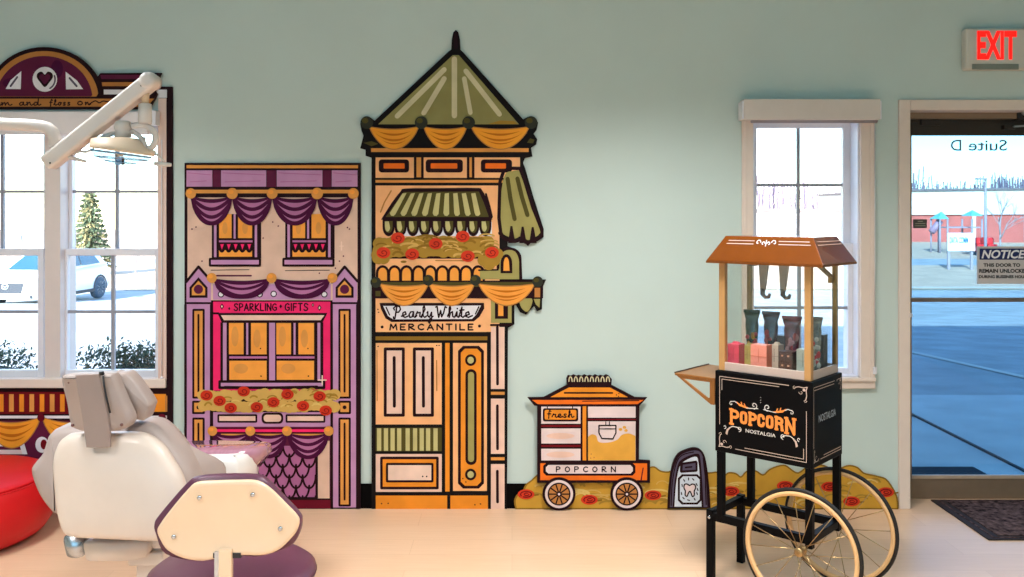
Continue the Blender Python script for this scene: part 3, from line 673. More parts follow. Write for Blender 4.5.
for a, b in zip(kx, kx[1:]):
    p = pp(); p.swag(a-.8,b+.8,195.5,30,'plum',PURPLE_T,9,pw=(2.2,.62)); p.obj('drape', t)
for x, r in zip(kx, (5.2,5.6,5.4,5.8,5.4)): knob('finial', x, 193.6, r, 'gold', t, B, 'amber')
for mx in (199.6, 345.2):
    p = pp(); s = 1
    p.fill([(mx-12,302),(mx-12,281),(mx,267),(mx+12.4,280),(mx+12.4,302)],'lilac',3); p.line([(mx-12.5,282),(mx,266.5),(mx+12.8,281)],2.6,'ink',5)
    p.fill([(mx-9,297.5),(mx-9,287),(mx,277),(mx+9,287),(mx+9,297.5)],'ink',4); p.fill([(mx-6.6,295),(mx-6.6,288),(mx,280.5),(mx+6.6,288),(mx+6.6,295)],'gold',5); p.ell(mx,289,4.6,4.6,'maroon',6)
    p.rect(mx-12,303.8,mx+12,506.5,'lilac',3); p.line([(mx-13,302.8),(mx+13,302.8)],2,'ink',4,caps=False)
    p.line([(mx-13,304),(mx-12.8,508)],2.6,'ink',5,caps=False); p.line([(mx+13,304),(mx+13,508)],3.2,'ink',5,caps=False)
    for y0, y1 in ((308.5,398),(416.8,505.5)):
        p.frame(mx-6.2,y0,mx+6.2,y1,2.1,'ink','gold',4); p.line([(mx,y0+6),(mx,y1-7)],1.9,'ink',6)
    p.frame(mx-6.4,400,mx+6.4,413.4,2.1,'ink','gold',4); p.ell(mx,406.6,2,2,'ink',6,10)
    p.obj('pillar', t)
p = pp(); p.rect(214,284,331.5,299.4,'lilac',3)
for x, y in ((222,294),(260.5,294),(274.5,293.6),(325,294)): p.ell(x,y,3.2,3.2,'ink',4); p.ell(x,y,2.2,2.2,'white',5)
p.obj('frieze', t)
for a, b in ((213,272.6),(272.6,333)):
    p = pp(); p.swag(a+1,b-1,278,20.5,'plum',[(.32,.46,'mauve',.74),(.58,.78,'mauve',.78)],9); p.obj('drape', t)
for x in (213,272.6,333.2): knob('finial', x, 277.6, 5, 'gold', t, B, 'amber')
p = pp(); p.rect(214.2,301.4,331,390,'pink',3)
p.rect(214.2,312,220,314,'ink',3)
p.glyphs('SPARKLING',235.2,277.3,303.4,310.2,1.25,'ink',5,CAPS); p.glyphs('GIFTS',286,308.6,303.2,310.2,1.25,'ink',5,CAPS)
def diamond(x, y, r, c2='pink'): p.fill([(x-r*.75,y),(x,y-r*1.2),(x+r*.75,y),(x,y+r*1.2)],'ink',5); (c2 and p.fill([(x-r*.35,y),(x,y-r*.6),(x+r*.35,y),(x,y+r*.6)],c2,6))
diamond(223,306.2,2.6,'cream'); diamond(230.3,308.2,1.4,None); diamond(281.6,306,1.8,None); diamond(313.6,304.6,1.7,'cream'); diamond(320.2,307.4,2.6,'cream')
p.obj('sign_panel', t)
p = pp(); p.fill([(218.5,312.6),(328,312.6),(323,322.6),(223,322.6)],'ink',5); p.fill([(222,314.8),(325,314.8),(321.5,319.8),(225,319.8)],'blush',6)
p.rect(221.5,322,324,382,'ink',5)
for a, b in ((224,227.6),(270,276),(318.2,321)): p.rect(a,322.4,b,379.6,'lilac',6)
for o in (0, 47.2):
    p.rect(230+o,322.6,244.6+o,353.8,'amber',6); p.rect(252+o,322.6,267.6+o,353.8,'amber',6); p.rect(247.2+o,322.6,249.2+o,354,'lilac',6)
    p.rect(230.4+o,355.8,268+o,358,'mauve',6); p.rect(230.4+o,360.2,267.6+o,379.2,'amber',6)
    p.ell(236+o,336,3.6,10,'gold',7); p.ell(258+o,338,3.6,9,'gold',7); p.ell(242+o,368,7,5,'gold',7); p.ell(261.5+o,348,.7,.7,'ink',8,8); p.ell(262+o,375.5,.8,.8,'ink',8,8)
p.fill(rrect(219.5,379.6,326,388.4,1.2,2),'ink',7); p.rect(222,382.2,323.6,385.6,'lilac',8); p.line([(226,386),(262,386.6),(318,385.6)],1.6,'ink',9)
p.line([(323,375),(323,384)],1.2,'cream',10); p.line([(319,379.4),(327,379.4)],1.2,'cream',10)
p.obj('shop_window', t)
p = pp(); p.rect(214.2,411.5,331,426,'lilac',3)
for a, b in ((218.4,258.2),(286.4,326)): p.frame(a,413.5,b,422,1.9,'ink','blush',4)
p.fill(rrect(262.5,412,284,423,4),'ink',4); p.fill(rrect(264.6,414,282,421,3),'blush',5); p.obj('plinth_panel', t)
p = pp(); random.seed(3)
for k in range(27):
    x = 205 + k*5; p.ell(x + random.uniform(-1,1), 394.5 + random.uniform(-1.8,1.5), 6, 5.6, 'flower', 10); p.ell(x, 405 + random.uniform(-1,1.6), 6, 5.6, 'flower', 10)
for k in range(34):
    x = random.uniform(204,336); y = random.uniform(391,408); p.line(arc(x,y,random.uniform(3,5),random.uniform(2,4),200,330,6), random.uniform(1,1.8), random.choice(['mosslight','moss','moss']), 11 + k % 2)
bed = p.obj('flower_box', t)
for x, y in ((208,394.6),(221,400),(245,390.6),(232,407),(258,406.2),(274.5,401.4),(288.5,393.6),(304,405),(320.5,395.4),(326.6,409.6)):
    q = pp(); q.rose(x,y,5.4,15); q.obj('flower', bed)
p = pp(); p.rect(214.2,426,331,498,'maroon',3); p.rect(216,445,316.5,497,'grape',4)
for r in range(6):
    for c in range(9):
        x = 211 + 13.2*c + (6.6 if r % 2 else 0); y = 443 + 10.4*r
        if x < 316: p.line([(max(216,x-6.6),y)] + [(min(316.5,max(216,x + 6.6*cos(radians(a)))), min(497, y + 13*sin(radians(a)))) for a in range(170,5,-15)] + [(min(316.5,x+6.6),y)],2,'ink',6)
p.rect(318.6,440,330.2,497.4,'tan',4); p.line([(317.4,440),(317.4,498)],2.4,'ink',7,caps=False); p.rect(216,440,218,497,'ink',6); p.obj('shop_door', t)
p = pp(); p.rect(214.2,498.6,331,507.6,'wine',3); p.line([(214,498)  ,(331,498)],2,'ink',4,caps=False); p.obj('threshold', t)
p = pp(); p.rect(214.5,427.4,331,432.6,'ink',5); p.rect(216,428.3,330,431.2,'pink',6); p.rect(222,433,326,436,'gold',6); p.obj('curtain_rod', t)
kx = [213.6,251.4,288,329.6]
for k, (a, b) in enumerate(zip(kx, kx[1:])):
    p = pp(); p.swag(a-.8,b+.8,431.5,25 + k*.8,'plum',PURPLE_T,9,pw=(2.2,.62)); p.obj('drape', t)
for x in kx: knob('finial', x, 430, 4.9, 'gold', t, B, 'amber')

# ---------------------------------------------------------------- tall mercantile tower
t = thing('tower_cutout', 'tall orange shop tower cut-out with a pointed green striped roof', 'wall cutout', (wx(438), YW, 0))
out = [(372,508.6),(372,158),(366,156),(366,150),(360.6,148.5),(362.6,141),(364,136),(362,131),(360.6,124),(364,117.5),(370.5,117.5),(375,121),(448.6,52),(451.4,50),(452,40),(453.4,33),(456,30.4),(458.6,33),(460,40),(460.4,50),(463.5,53),(523,119.5),(527.5,117.3),(534.5,117.3),(538,123),(536.6,130),(533.6,134),(537.2,139.6),(536,144.6),(531,148),(532.4,156.6),(525,158.2),(523,163),(525,168),(534,199),(543.6,229),(543.6,237),(537,241.6),(532.6,240.6),(528,246),(522,240.8),(515.6,243),(508,240),(507.4,246),(516,249),(520.4,258),(522,279),(546,279.4),(542.6,287),(541.8,309),(537,311),(534,306),(530,310),(526,314.4),(520,312),(516,305),(514.4,305),(514.4,324),(508,327.6),(507,508.6)]
board(out, 'black', t)
p = pp(); p.fill([(378.5,124.6),(453,55.6),(459,55.6),(519,124.6)],'roofgreen'); p.fill([(488,124.4),(500,120.8),(514,121.4),(518,124.4)],'moss',2)
for a, b, w in (((454.6,59.5),(454.6,116),5.4),((444.5,70),(397.5,116.5),5),((444.5,79),(424,113.5),5),((464.4,79),(470.5,113),4.6),((466,71.5),(499.5,114.5),5)): p.line([a,b],w,'beige',3)
p.obj('roof', t)
p = pp(); p.line([(456,34),(456,48)],4,'ink',1); p.obj('spire', t)
p = pp(); p.rect(371.5,148.4,528.6,152.2,'gold',2); p.fill([(530,138.5),(534.5,140),(533,143.6),(527,143)],'olivedark',2); p.fill([(364,143),(372,141.4),(379,144),(372,146.5)],'olivedark',2); p.obj('cornice', t)
kx = [367.4,421.6,468.8,531]
for a, b in ((370.5,418.4),(424.6,466.4),(472,528.6)):
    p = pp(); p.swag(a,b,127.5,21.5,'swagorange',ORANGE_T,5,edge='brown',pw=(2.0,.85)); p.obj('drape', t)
for x in kx: knob('finial', x, 123, 6.4, 'bottle', t, B, 'olivedark')
p = pp(); p.rect(376,157.6,520,178,'peach')
for a, b in ((414.2,424),(467,474.6)): p.rect(a,157,b,178,'ink',2); p.rect(a+2.6,157.6,b-2.6,177.4,'gold',3)
for a, b, x0, x1 in ((379.2,409.4,384,405),(426,463,431,457.5),(481,512,485.4,506)):
    p.fill(rrect(a,159.6,b,172.6,3),'ink',2); p.fill(rrect(x0,163.4,x1,168.8,.8,2),'carrot',3)
p.rect(376,180,503,182.8,'gold',2); p.obj('frieze', t)
p = pp(); p.rect(376,185.6,499.5,331.5,'peach'); p.rect(400,222,492,236,'white',2); p.line([(381,212),(385,202),(391.5,191)],1.4,'brown',2); p.line([(486,194),(489.5,206),(492,217)],2,'ink',2); p.rect(380,256,500,258.5,'ink',2); p.line([(436,260.4),(470,260.6)],1.2,'brown',2); p.ell(404,261.6,3,1.2,'mossdark',2); p.obj('upper_wall', t)
# awning
p = pp(); p.fill(cr([(381.5,219.6),(392,203),(401,191.5),(406,188.6),(440,188.2),(476,188),(482,190),(488,202),(492.4,219.6)],3,False),'ink',3); p.fill([(386,217),(396,203),(404,192),(479,191.6),(484,203),(489,217)],'olivedark',4)
for k in range(9):
    u = k/8; xt = 405 + 67.5*u; xb = 393 + 85.5*u
    if k == 8: xt, xb = 473.5, 477.5
    p.fill([(xt-2.2,193.6),(xt+2,193),(xb+3,214),(xb+1,216),(xb-1.6,215.6),(xb-2.8,213)],'khaki',5)
p.obj('awning', t)
aw = p = pp()
p.rect(383,217.4,491.6,219.6,'ink',6)
for k in range(9):
    x = 383 + 12.05*k; w = 12.05
    p.fill([(x,219),(x+w,219)] + arc(x+w/2,227,w/2,9.2,0,180,10),'ink',4); p.fill([(x+1.9,221)] + [(x+w-1.9,221)] + arc(x+w/2,226.4,w/2-2,6.6,0,180,8),'olivedark',5)
    p.fill([(x+2.4,221.4),(x+w*.52,221.4)] + arc(x+w*.42,226,w*.22,5.6,20,180,6),'khaki',6)
p.obj('valance', t)
# leafy window box
p = pp(); random.seed(5)
for k in range(23):
    x = 380 + k*4.9; p.ell(x, 243.4 + random.uniform(-1.6,1.4), 6.6, 6.4, 'moss', 8); p.ell(x, 250 + random.uniform(-1,1), 7, 7, 'moss', 8)
for x, y in ((378,255),(379,258),(384,258),(489,258),(494,260),(497,254),(489,264),(484,260)): p.ell(x,y,6.4,6,'moss',8)
for k in range(40):
    x = random.uniform(377,496); y = random.uniform(236,256); p.line(arc(x,y,random.uniform(4,9),random.uniform(2,4),190,340,6), random.uniform(1.2,2.4), random.choice(['mossdark','mossdark','flower']), 9 + k % 2)
bed = p.obj('flower_box', t)
for x, y in ((398.4,238),(384,252.6),(436,243.6),(412.6,254),(463,236.4),(468,256),(492,252.4)):
    q = pp(); q.rose(x,y,6,13,'rosehot'); q.obj('flower', bed)
p = pp(); p.rect(376,264.6,481,281,'peach',3)
for k in range(9):
    x = 377.5 + 11.9*k; w = 11.2
    p.fill([(x,281),(x,273)] + arc(x+w/2,273,w/2,6.8,180,360,10) + [(x+w,281)],'amber',4); p.line([(x,281),(x,273)] + arc(x+w/2,273,w/2,6.8,180,360,8) + [(x+w,273),(x+w,281)],2.5,'ink',5)
p.obj('balustrade', t)
p = pp(); p.rect(373,280.4,543,298,'ink',6); p.fill([(376,281.8),(541,281.8),(539,286.4),(376,286.4)],'olivedark',7); p.rect(376,290.6,381,296,'olivedark',7); p.rect(534.5,287.5,540,297,'brown',7); p.obj('ledge', t)
for a, b in ((381,428),(430,474),(479.5,534)):
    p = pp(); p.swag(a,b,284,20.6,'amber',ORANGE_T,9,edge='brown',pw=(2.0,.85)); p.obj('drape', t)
for x, y in ((376.4,282),(428.6,280),(475.6,280),(537.6,281.4)): knob('finial', x, y, 5.4, 'bottle', t, B, 'olivedark')
# banner and side brackets on the right
p = pp(); p.fill(cr([(505.5,174),(512,171.4),(520,171.4),(524,182),(530,203),(539.6,229),(539,234),(535,237),(528,240),(521,236),(515,238.6),(507,236),(502.4,232),(500.4,218),(501.6,190)],3),'olive',3)
p.line([(501,234),(499,218),(500,182),(503.5,171.6),(510,168.4),(520,168.6),(525,182),(533,208),(541.4,229)],3.4,'ink',5)
for a, b, w in (((507.6,179),(514.6,219),4.2),((517.4,178.6),(527.4,215),4.2)): p.line([a,((a[0]+b[0])/2-.6,(a[1]+b[1])/2),b],w,'olivedark',4)
for x, y in ((511.4,226),(522.6,226.6),(532.6,227)): p.fill([(x-1,y),(x+1,y),(x+4,243),(x-3.4,243)],'ink',5)
p.line([(499.6,233),(503.4,238),(507,240),(511,240),(515,241.4),(519,240),(523,241),(528,243.6),(532,239.4),(538,239),(542,235),(541.6,228)],3,'ink',6); p.obj('banner', t)
p = pp(); p.fill([(480,279)] + [(480,270.8),(498.6,270)] + arc(509,262,10,13.4,180,360,14) + [(519.2,279)],'olive',7)
p.line([(498,268),(498.6,258)] + arc(509.4,258,10.8,9.6,180,360,12) + [(521,279)],2.6,'ink',8); p.fill([(500.6,273)] + arc(506.4,263,5.8,9,180,360,10) + [(512.4,273)],'ink',8); p.fill([(503.4,270.6)] + arc(506.4,264,2.8,7,180,360,8) + [(509.6,270.6)],'amber',9); p.line([(479,270),(498,269.6)],1.6,'ink',8); p.obj('dormer', t)
p = pp(); p.fill(cr([(521,298),(532,298.4),(530.6,307),(527,311.4),(522.6,309),(519.6,303)],3),'olive',3); p.fill([(533.6,298.6),(540,298.6),(539.4,307.4),(535.6,304)],'olive',3); p.obj('scroll_bracket', t)
p = pp(); p.rect(491,300,511.6,322.4,'olive',3); p.rect(495,300,508,318.4,'ink',4); p.rect(498.2,300,503.4,315.6,'amber',5); p.line([(491,324.6),(512,324.4)],2,'ink',4); p.obj('capital', t)
# name board
p = pp(); p.rect(376.4,300.6,486.6,331.6,'peach',2)
p.fill([(380,302.6),(484,302.6),(484.4,308),(479.6,316.4),(474,321),(392,321.6),(386,318),(381.6,309)],'ink',3); p.fill([(383.6,305.6),(481,305.2),(476.6,314),(472,318.6),(393.6,319),(388.4,315.6)],'white',4)
p.line([(386.6,307),(390,314.6)],1.3,'ink',5); p.line([(479,306.4),(475.6,313.6)],1.3,'ink',5)
p.glyphs('Pearly',393.5,432,305.6,317,1.45,'ink',6,SCRIPT,.2); p.glyphs('White',436,470.5,305.6,317,1.5,'ink',6,SCRIPT,.2)
p.glyphs('MERCANTILE',390.4,473,323.8,329.4,1.5,'ink',4,CAPS,.42); p.ell(382.6,326.6,1.5,1.5,'ink',4,10); p.ell(479.6,325.6,1.5,1.5,'ink',4,10); p.ell(379,312,.8,.6,'ink',4,8); p.ell(378.4,309,.8,.6,'ink',4,8); p.obj('name_board', t)
p = pp(); p.rect(376,336,487.4,339.8,'mossdark',2); p.obj('ledge', t)
p = pp(); p.rect(376.2,342.6,442,423.8,'peach',2)
for a in (384.2,413.2): p.frame(a,347,a+21,416,3,'ink','blush',3); p.line([(a+10.4,357),(a+10.6,405.5)],3,'ink',5)
for x, y in ((378.6,346),(437,345),(439.4,345)): p.ell(x,y,.7,.7,'ink',4,8)
p.line([(377.4,350),(377.6,400)],1,'brown',3); p.line([(436.8,360),(437,390)],1.2,'brown',3); p.obj('shutter_panel', t)
p = pp(); p.rect(376.2,427,442,450.4,'olivedark',2)
for k, x in enumerate((379.6,386.4,393,399.6,408,415.4,422,428.4,435.8)): p.rect(x-2.1,427.6,x+2.1,450,'khaki',3)
p.obj('striped_awning', t)
p = pp(); p.rect(376.2,453.2,442,491,'blush',2); p.frame(380.6,455.8,439,488.4,2.6,'ink','rust',3); p.frame(386.4,462,433.8,481.4,2.2,'ink','cream',5); p.ell(423,475.4,.8,.8,'ink',8,8); p.ell(427,475.4,.8,.8,'ink',8,8); p.obj('base_panel', t)
p = pp(); p.rect(445.4,342.6,449.8,490.6,'rust',2); p.obj('pilaster', t)
p = pp(); p.rect(453.2,342.6,487,490,'peach',2); c8 = lambda x0,y0,x1,y1,k: [(x0+k,y0),(x1-k,y0),(x1,y0+k),(x1,y1-k),(x1-k,y1),(x0+k,y1),(x0,y1-k),(x0,y0+k)]
p.fill(c8(458.2,345.4,484,487.6,5),'ink',3); p.fill(c8(461,348.2,481.2,484.8,4),'rust',4)
for y in (359.6,473.6): p.ell(470.8,y,5.6,5.8,'ink',5); p.ell(470.8,y,3.2,3.4,'khaki',6)
p.fill(rrect(465.6,368.6,476.8,464,5.4),'ink',5); p.fill(rrect(468.2,371.4,474.2,461,2.8),'olive',6)
for x, y in ((463,477.6),(466,481)): p.ell(x,y,.7,.7,'ink',6,8)
p.obj('shop_door', t)
p = pp(); p.rect(376.2,494.6,447.4,508.2,'rust',2); p.rect(450.6,494.6,488,508.2,'rust',2)
for x, y in ((382,502.6),(388.6,502.4),(475,503.8),(480.6,503)): p.ell(x,y,.8,.7,'ink',3,8)
p.obj('threshold', t)
p = pp()
for y0, y1 in ((326.6,388.4),(398,453),(463.2,508)): p.rect(491,y0,504.6,y1,'blush',3); p.line([(497.4,y0+7 if y0 > 330 else y0),(497.6,min(y1-5,501))],2.7,'ink',4)
for y in (392.6,457.8): p.rect(491,y-1.4,504.6,y+1.6,'gold',3)
p.obj('side_pillar', t)

# ---------------------------------------------------------------- shrub strip, popcorn wagon, tooth box
SB = .010
t = thing('shrub_cutout', 'long low mustard shrub cut-out with red flowers along the wall base', 'wall cutout', (wx(705), YW, 0))
top = cr([(516.4,508.6),(514.8,500),(517.4,494),(522.4,491.6),(526,484),(531.6,479.4),(536.8,474.6),(541.4,471),(556,468),(590,470),(626,472),(646,467.4),(653.6,466),(659.6,470),(668,471),(676,468),(700,470),(708,472),(717,471.4),(721,477.6),(727,472),(735,472.6),(740,476),(745.6,470.4),(754,469.6),(762,474),(768,469),(776,465.4),(784,464.4),(790,468.6),(797,472),(806,466),(816,463.6),(826,466),(832,471.6),(840,467),(848,464.6),(856,466.6),(862,472),(870,474),(876,475.4),(884,478),(891,487),(895.4,497),(896,508.6)],3,False)
board(top, 'mustard', t, th=SB, off=.0085); B = SB + .0085
p = pp(); p.line(top,1.6,'mossdark',1); random.seed(11)
for k in range(90):
    x = random.uniform(528,874); y = random.uniform(482,504); p.line(arc(x,y,random.uniform(4,12),random.uniform(2,5),190,340,6), random.uniform(1,2.4), random.choice(['moss','moss','flower','mosslight']), 2 + k % 2)
p.line([(516,507.4),(895,507.4)],1.4,'mossdark',4); p.obj('painted_leaves', t)
for x, y in ((526,493),(589,498.4),(652.4,494),(730,490),(784,484.6),(828,485.4),(850,500),(884,491)):
    q = pp(); q.ell(x,y,8.4,5,'rosehot',5); q.line(arc(x,y,5.6,3,150,480,10),1.2,'rosedark',6); q.line(arc(x+.5,y,2.4,1.3,0,300,8),1,'rosedark',6); q.line([(x+8,y+1),(x+12,y+.4)],1.6,'mossdark',4); q.obj('flower', t)
t = thing('wagon_cutout', 'orange popcorn wagon cut-out on painted wheels between tower and tooth box', 'wall cutout', (wx(592), YW, 0))
WO = .0235
board([(537,460),(537,404.4),(534,404),(527.4,396),(543,395.8),(566.6,383.6),(566,377)] + [q for k in range(8) for q in ((567.6+5.4*k,373.8 - (k%2)*.6),(570.6+5.4*k,374.6))] + [(611,378),(610.6,383.6),(634,395.8),(646,396),(638.4,404.4),(638,458),(649,458.6),(649,480.6),(537,480.6)], 'ink', t, off=WO)
B = BT + WO
p = pp(); p.fill([(568.4,386),(609,386),(627,395.6),(550,395.6)],'rust'); p.line([(564,391.4),(611.6,391.4)],1.6,'ink',2); p.fill([(532,398.4),(642.6,398.4),(636.4,402.6),(537.4,402.6)],'carrot'); p.line([(582,399.6),(638,399)],.9,'ink',2)
for x, y in ((615.6,393.4),(618,392),(617.6,394.8)): p.ell(x,y,.6,.6,'ink',2,8)
p.obj('roof', t)
p = pp()
for k in range(8): p.line(arc(570 + 5.3*k,380,1.6,4.6,180,360,6),1.1,'beige',1)
p.obj('roof_crest', t)
p = pp()
for y0, y1 in ((405,422),(426.6,441.6),(446.8,458.4)): p.rect(541,y0,580,y1,'pale'); p.ell(560,(y0+y1)/2,14,3,'blush',2)
for y in (424.2,444): p.rect(541,y-1,580,y+1,'darkred')
p.rect(582,404.6,585.6,458.4,'rust'); p.rect(587.4,405,634.6,416,'pale'); p.rect(587.4,419.6,634.6,458.4,'pale')
p.line([(587,417.8),(635,417.8)],1.2,'darkred',2,caps=False); p.obj('shelves', t)
p = pp(); p.fill([(587.4,458.2)] + cr([(587.4,435),(591,432.4),(595.6,434),(598,440),(607,440.6),(616,438),(621,433),(628,431.6),(634.4,434)],4,False) + [(634.4,458.2)],'corn',3)
for x, y in ((619.6,427.6),(623.4,425.6),(625,428.6)): p.ell(x,y,1.8,1.5,'corn',3,10)
for x, y in ((590.6,452),(593.4,455.4),(590,456)): p.ell(x,y,.7,.7,'brown',4,8)
p.obj('popcorn_heap', t)
p = pp(); p.line([(598.2,423.6),(598.2,431),(601,436.6),(612,437),(615,431),(615,423.6)],1.3,'ink',4,True); p.line([(599,427),(614.4,427)],.9,'ink',4); p.line([(605,420),(605,423.4)],.9,'ink',4); p.line([(608.6,420),(608.6,423.4)],.9,'ink',4); p.obj('scoop', t)
p = pp(); p.line([(547,404),(547,408)],.9,'ink',4); p.line([(572,404),(572,408)],.9,'ink',4); p.fill(rrect(542.6,406.6,577.6,419.6,2),'ink',4); p.fill(rrect(544.4,408.2,575.8,417.8,1.4),'rust',5); p.glyphs('fresh',547.5,572,408.6,415.6,1.15,'ink',7,SCRIPT,.3); p.obj('sign', t)
p = pp(); p.rect(540,461.2,646,478,'carrot'); p.fill(c8(543,460.8,634.4,473.4,3),'ink',2); p.fill(c8(545.6,462.8,631.8,471.4,2.4),'pale',3); p.glyphs('POPCORN',556,614.5,464.6,469.6,1.1,'ink',5,CAPS,.75); p.line([(640,478),(642,466)],1.2,'wine',3); p.obj('chassis', t)
for cx in (558.6,625.8):
    q = MB(); q.v = []; 
    p = Paint(lambda x, y, L: (wx(x), YW - WO - BT - .006 - .00035*L, wz(y)))
    d = MB(); d.lathe([(16.4/S, 0), (16.4/S, .0055)], pm('ink'), Matrix.Translation((wx(cx), YW - WO - BT - .0002, wz(491.4))) @ Matrix.Rotation(pi/2, 4, 'X'), 36, smooth=False)
    w = d.obj('wheel', t)
    p.ell(cx,491.4,13.9,13.9,'pale',1,36); p.ell(cx,491.4,11.4,11.4,'ink',2,32); p.ell(cx,491.4,10,10,'brown',3,32)
    for k in range(10):
        a = 2*pi*k/10; p.line([(cx,491.4),(cx+10.6*cos(a),491.4+10.6*sin(a))],1.4,'ink',4)
    p.ell(cx,491.4,2.4,2.4,'ink',5); p.ell(cx,491.4,1.2,1.2,'pale',6,10); p.obj('spokes', w)
t = thing('tooth_box_cutout', 'dark grey rounded cut-out with a tooth badge, left of the popcorn cart', 'wall cutout', (wx(688), YW, 0))
board(cr([(666.6,506),(667,494),(668.6,476),(671.6,461),(676.6,452),(684,448),(692,445.8),(698.6,447.4),(703,453.6),(705.6,466),(707.6,484),(709,505.6)],4,False), 'ink', t, off=WO)
p = pp(); p.fill(cr([(668.6,504.6),(669.6,486),(671.6,470),(675.6,458),(680,452.6),(687.6,449.4),(695.6,448.6),(700,452),(702.8,462),(704.6,480),(705.8,504.6)],4,False),'slate'); p.line(cr([(669.8,503),(671,480),(675,461),(681,453),(692,450)],4,False),1.1,'ink',2); p.line([(701.6,456),(703.6,474),(704.6,502)],1.2,'ink',2)
p.fill(cr([(671.4,505),(673,482),(676,464),(680,457.6),(688,453.4),(695.6,451.6),(698.4,454.6),(700,470),(702,505)],3,False),'ink',3); p.fill(cr([(673,504.2),(674.6,482),(677.6,466),(681.4,460.2),(688.6,456),(694.4,454.6),(696.4,458),(698,472),(700,504.2)],3,False),'ice',4); p.obj('front_face', t)
p = pp(); p.fill([(679.4,460.6),(694.8,458.4),(696,460),(696,468.6),(694.6,469.6),(679.4,470.6),(678.4,469),(678.6,461.6)],'ink',5); p.fill([(681.4,462.6),(693.8,460.8),(694,467.4),(681,468.2)],'slate',6); p.line([(684,465.2),(690,464.6)],1.6,'ink',7); p.obj('slot_plate', t)
p = pp(); p.fill(c8(676.4,472,699.8,502,4),'ink',5); p.fill(c8(678.4,474,698,500,3.2),'ice',6)
for x, y, a in ((687,476.6,90),(691.6,477,45),(682.6,478,60),(680.6,483,80),(695,482,60),(680,491,80),(695.4,491,70),(682,495.6,45),(687,497.6,20),(693,496.6,60),(696,487,70)): p.line([(x-cos(radians(a)),y-sin(radians(a))),(x+cos(radians(a)),y+sin(radians(a)))],1.1,'ink',7)
tooth = cr([(683,482),(685.6,481.6),(688,483),(690.4,481.6),(693.2,482.4),(694,485.4),(692.6,488.6),(692.6,492.6),(690.8,494),(689.6,491),(688.2,488.8),(686.6,491),(685.4,493.8),(683.6,492.4),(683.8,488.4),(682.4,485.4)],3); p.fill(tooth,'pale',7); p.line(tooth,1.3,'ink',8,closed=True); p.obj('tooth_badge', t)

# ---------------------------------------------------------------- painted surround of the double window
B = BT
t = thing('window_surround_cutout', 'maroon painted header over the double window with arch, heart and script', 'wall cutout', (wx(47), YW, wz(110)))
arcpts = arc(47,101,58.5,53,180,360,28)
yt, yb = 73.6, 110
board([(-76,yb),(-64,94),(-69,75),(-9,75)] + [(x,min(y,98)) for x, y in arcpts if 1 < 1] + [(x,y) for x, y in arcpts[4:-4]] + [(103,74),(163.6,73.6),(161,80),(157.4,92),(159.6,94.6),(152.6,108),(148,110)], 'ink', t, off=.0148); B = BT + .0148
p = pp(); p.ell(0,0,.01,.01,'ink',1,6)
p.fill([(47+54.4*cos(radians(a)),101+49*sin(radians(a))) for a in range(184,357,6)] + [(99,97.4),(-5,97.4)],'brown',1)
p.fill([(47+48.4*cos(radians(a)),101+44*sin(radians(a))) for a in range(185,356,6)] + [(94,97.2),(0,97.2)],'maroon',2)
p.ell(60,70,6,9,'plum',3); p.ell(15,84,9,5,'plum',3); p.ell(92,88,.01,.01,'plum',3,6); p.obj('arch', t)
p = pp(); p.ell(48,80.2,12.2,12.4,'white',4,28); p.line(arc(48,80.2,10.2,10.4,-20,60,8),1.6,'slate',5)
heart = lambda k: cr([(48,80.2-4.6*k),(51,80.2-7.6*k),(55,80.2-6.2*k),(56,80.2-2*k),(52.6,80.2+3*k),(48,80.2+7.8*k),(43.4,80.2+3*k),(40,80.2-2*k),(41,80.2-6.2*k),(45,80.2-7.6*k)],3)
p.fill(heart(1.0),'ink',5); p.fill([(48+(x-48)*.68,80+(y-80.2)*.66) for x, y in heart(1.0)],'maroon',6); p.obj('heart_medallion', t)
for pts, s in (([(9,89.8),(14,81),(24.6,72),(24,90)],(14,87,20.6,78)),([(68.6,72.6),(80,81.6),(86,90),(69,90.2)],(72.6,79,79.6,87))):
    p = pp(); p.fill(pts,'white',4); p.line([s[:2],s[2:]],2,'slate',5); p.obj('vent', t)
p = pp(); p.fill([(-72,99.4),(156.4,99.4),(149.6,107.4),(-66,107.4)],'brown',2)
p.glyphs('rm',-2,13.4,100.6,106,1.2,'ink',4,SCRIPT,.25); p.glyphs('and',22.6,42,99.8,106,1.2,'ink',4,SCRIPT,.25); p.glyphs('floss',53,73,100.2,106,1.2,'ink',4,SCRIPT,.35); p.glyphs('On',80.6,92,100.4,105.6,1.2,'ink',4,SCRIPT,.3)
p.line(cr([(92,105),(98,101.6),(102,103.6),(106,101.8),(112,102.6),(120,101.4)],4,False),1.2,'ink',4)
p.line(cr([(-40,104),(-30,101.6),(-20,104.6),(-8,102)],4,False),1.2,'ink',4); p.obj('script_band', t)
p = pp(); p.fill([(103,75.8),(160,75.6),(158.6,80),(104,80)],'maroon',2); p.fill([(104.4,83),(156,83),(155,87),(105,87)],'brown',2); p.rect(106.4,90.4,150,95.2,'white',2); p.obj('beam', t); p = pp(); p.rect(-68,75.8,-10,80,'maroon',2); p.rect(-66,83,-10,87,'brown',2); p.rect(-62,90.4,-12,95.2,'white',2); p.obj('beam', t)
